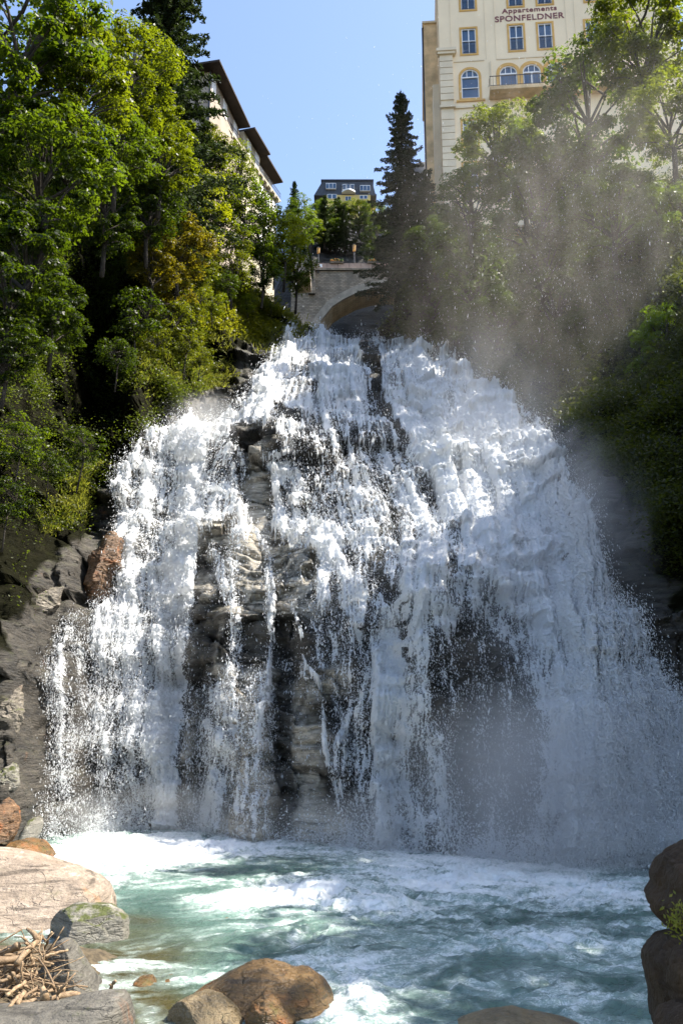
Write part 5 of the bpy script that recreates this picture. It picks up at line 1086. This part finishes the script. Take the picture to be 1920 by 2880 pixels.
M_grass = leaf_mat('bank_grass', (.09, .11, .015), (.22, .22, .04), (.38, .40, .04)); tag(mesh_np('grass', v, np.concatenate([i, i + 1, i + 2, i + 3], 1), M_grass, False), 'grass on the banks', kind='stuff')
# plant on the overhanging rock
rng = np.random.default_rng(5); c_ = P(1905, 2590, 7.2); n = 150; p = np.array(c_) + rng.normal(0, 1, (n, 3)) * np.array((.045, .05, .075)); v, f = leaves(p, unit(n), rng.uniform(.02, .06, n), .35)
o = mesh_np('rock_plant', v, f, M_grass, False); tag(o, 'small yellow-green plant growing on the overhanging brown rock', 'plant')

# ------------------------------------------------------------------ rock face and hill behind the bridge
hx, hv = np.meshgrid(np.linspace(-60, 75, 200), np.linspace(0, 1, 110)); prof = np.interp(hx, [-60, -30, -14, -8, 6, 16, 40, 75], [70, 84, 96, 107, 107, 108, 114, 120])
hz_ = 62 + (prof - 62) * hv; hy = 152 + 22 * hv ** .8 + 2.5 * fbm(hx * .12, hz_ * .2, 0 * hx, 5, 501) + 1.2 * (cells(hx * .25, hz_ * .4, 0 * hx, 7)[0] - .5)
hy = hy - 13 * sstep(11, 19, hx); hz_ = hz_ + 6 * sstep(12, 20, hx) * hv  # right shoulder brought forward and raised to shade the rock under the arch
hx2 = np.concatenate([hx] + [hx[-1:]] * 3); hy2 = np.concatenate([hy, hy[-1:] + 10, hy[-1:] + 48, hy[-1:] + 260]); hz2 = np.concatenate([hz_, hz_[-1:] + 6, hz_[-1:] + 36, hz_[-1:] + 30])
M_hill = rock_mat('hill_rock', ((.006, .006, .005), (.016, .016, .013), (.035, .033, .027)), moss=.05, wet=.2, scale=.3)
tag(mesh_np('hill', np.stack([hx2, hy2, hz2], -1).reshape(-1, 3), grid_faces(*hx2.shape), M_hill), kind='structure')
# ground reaching the horizon, far below sight behind the gorge
gxx, gyy = np.meshgrid(np.linspace(-1500, 1500, 40), np.linspace(-600, 2400, 40)); tag(mesh_np('ground', np.stack([gxx, gyy, -2.5 + 0 * gxx], -1).reshape(-1, 3), grid_faces(40, 40), M_bank), kind='structure')
# woods out of view, right and behind the camera, added to shade the gorge
rng = np.random.default_rng(123); cs_, ns_, ss_ = [], [], []
for (x, y, z, r) in SHADE_WOODS:
    a, b, s, _ = crown_cloud(r, r * .9, 70, 60, r * .33, .55, 0); cs_.append(a + np.array((x, y, z))); ns_.append(b); ss_.append(s)
v, f = leaves(np.concatenate(cs_), np.concatenate(ns_), np.concatenate(ss_)); tag(mesh_np('shade_woods', v, f, M_leaf, False), 'unseen leaf masses added to shade the gorge', kind='stuff')
# ------------------------------------------------------------------ spray hanging in the air: scattering volumes inside soft-edged bodies
def mist(name, c, r, dens, col=(.92, .94, .96), nscale=.35, lo=.35, hi=.75, rot=0.0, aniso=.35, stretch=(1, 1, .6), edge=(0.35, 1.0), tilt=0.0):
    V, Fa = ico(3); o = mesh_np(name, V, Fa, None, True); o.location = c; o.scale = r; o.rotation_euler = (0, tilt, rot)
    t = NT(name); t.n.remove(t.bsdf); vs = t.new('ShaderNodeVolumeScatter'); vs.inputs['Color'].default_value = (*col, 1); vs.inputs['Anisotropy'].default_value = aniso
    tc = t.new('ShaderNodeTexCoord'); ln = t.new('ShaderNodeVectorMath', operation='LENGTH'); t.l.new(tc.outputs['Object'], ln.inputs[0])
    fall = t.maprange(ln.outputs['Value'], edge[0], edge[1], 1, 0)
    mp = t.new('ShaderNodeMapping'); t.l.new(t.new('ShaderNodeNewGeometry').outputs['Position'], mp.inputs[0]); mp.inputs['Scale'].default_value = stretch
    n = t.noise(nscale, 3, .55, mp.outputs[0], .3)
    d = t.math('MULTIPLY', t.math('MULTIPLY', fall, t.maprange(n, lo, hi)), dens); t.l.new(d, vs.inputs['Density']); t.l.new(vs.outputs[0], t.out.inputs['Volume'])
    o.data.materials.append(t.m); return tag(o, name.replace('_', ' '), kind='stuff')
def mc(px, py, Y): return P(px, py, Y)
mist('spray_mist', mc(1580, 1560, 31), (4.2, 3.2, 8.0), .17)
mist('spray_mist', mc(1620, 2220, 25.5), (6.0, 3.4, 3.6), .34, lo=.2, hi=.7)
mist('spray_mist', mc(1180, 2330, 27.5), (6.5, 2.2, 1.3), .28)
mist('spray_mist', mc(1360, 1160, 45), (6.0, 4.0, 6.0), .10)
mist('veil_of_spray', mc(1740, 760, 40), (15, 8, 15), .028, (.92, .86, .77), nscale=1.0, lo=.30, hi=.80, stretch=(1, 1, .35))
mist('spray_mist', mc(830, 940, 92), (4.5, 4, 3.0), .035, lo=.2, hi=.7)
mist('spray_mist', mc(560, 1180, 46), (3.2, 2.0, 1.8), .22)
mist('spray_mist', mc(430, 2300, 36.2), (4.6, 1.8, 1.5), .45)
mist('spray_mist', mc(500, 1750, 38.2), (1.6, 1.0, 6.0), .20)

# drops drifting through the veil
rng = np.random.default_rng(61); n = 16000; c0 = mc(1680, 800, 40); cen = rng.normal(size=(n, 3)) * np.array((5.5, 5, 6)) + np.array(c0); dv = np.array((-.12, 0, -1.0)) + rng.normal(0, .12, (n, 3)); dv /= np.linalg.norm(dv, axis=1)[:, None]
tag(drops('drifting_drops', cen, rng.gamma(2, .0036, n), dv, rng.uniform(2, 5, n)), 'fine drops drifting over the right bank', kind='stuff')
# splash thrown up where the falls strike the pool
n = 45000; px = rng.uniform(100, 1920, n); w_ = np.interp(px, [100, 300, 600, 700, 760, 900, 1500, 1920], [.3, 1, .7, .2, .3, 1, 1, .6]); px = px[rng.random(n) < w_]; n = len(px); bpy_ = interp(BASE, px); yy = Yw(bpy_) - rng.exponential(.5, n); xx = (px - CX) / F * (yy * ct + (0 - CAMZ) * st); cen = np.stack([xx, yy, rng.exponential(.32, n)], 1)
tag(drops('splash_drops', cen, rng.gamma(1.8, .011, n), unit(n), rng.uniform(.6, 1.6, n)), 'splash at the foot of the falls', kind='stuff')
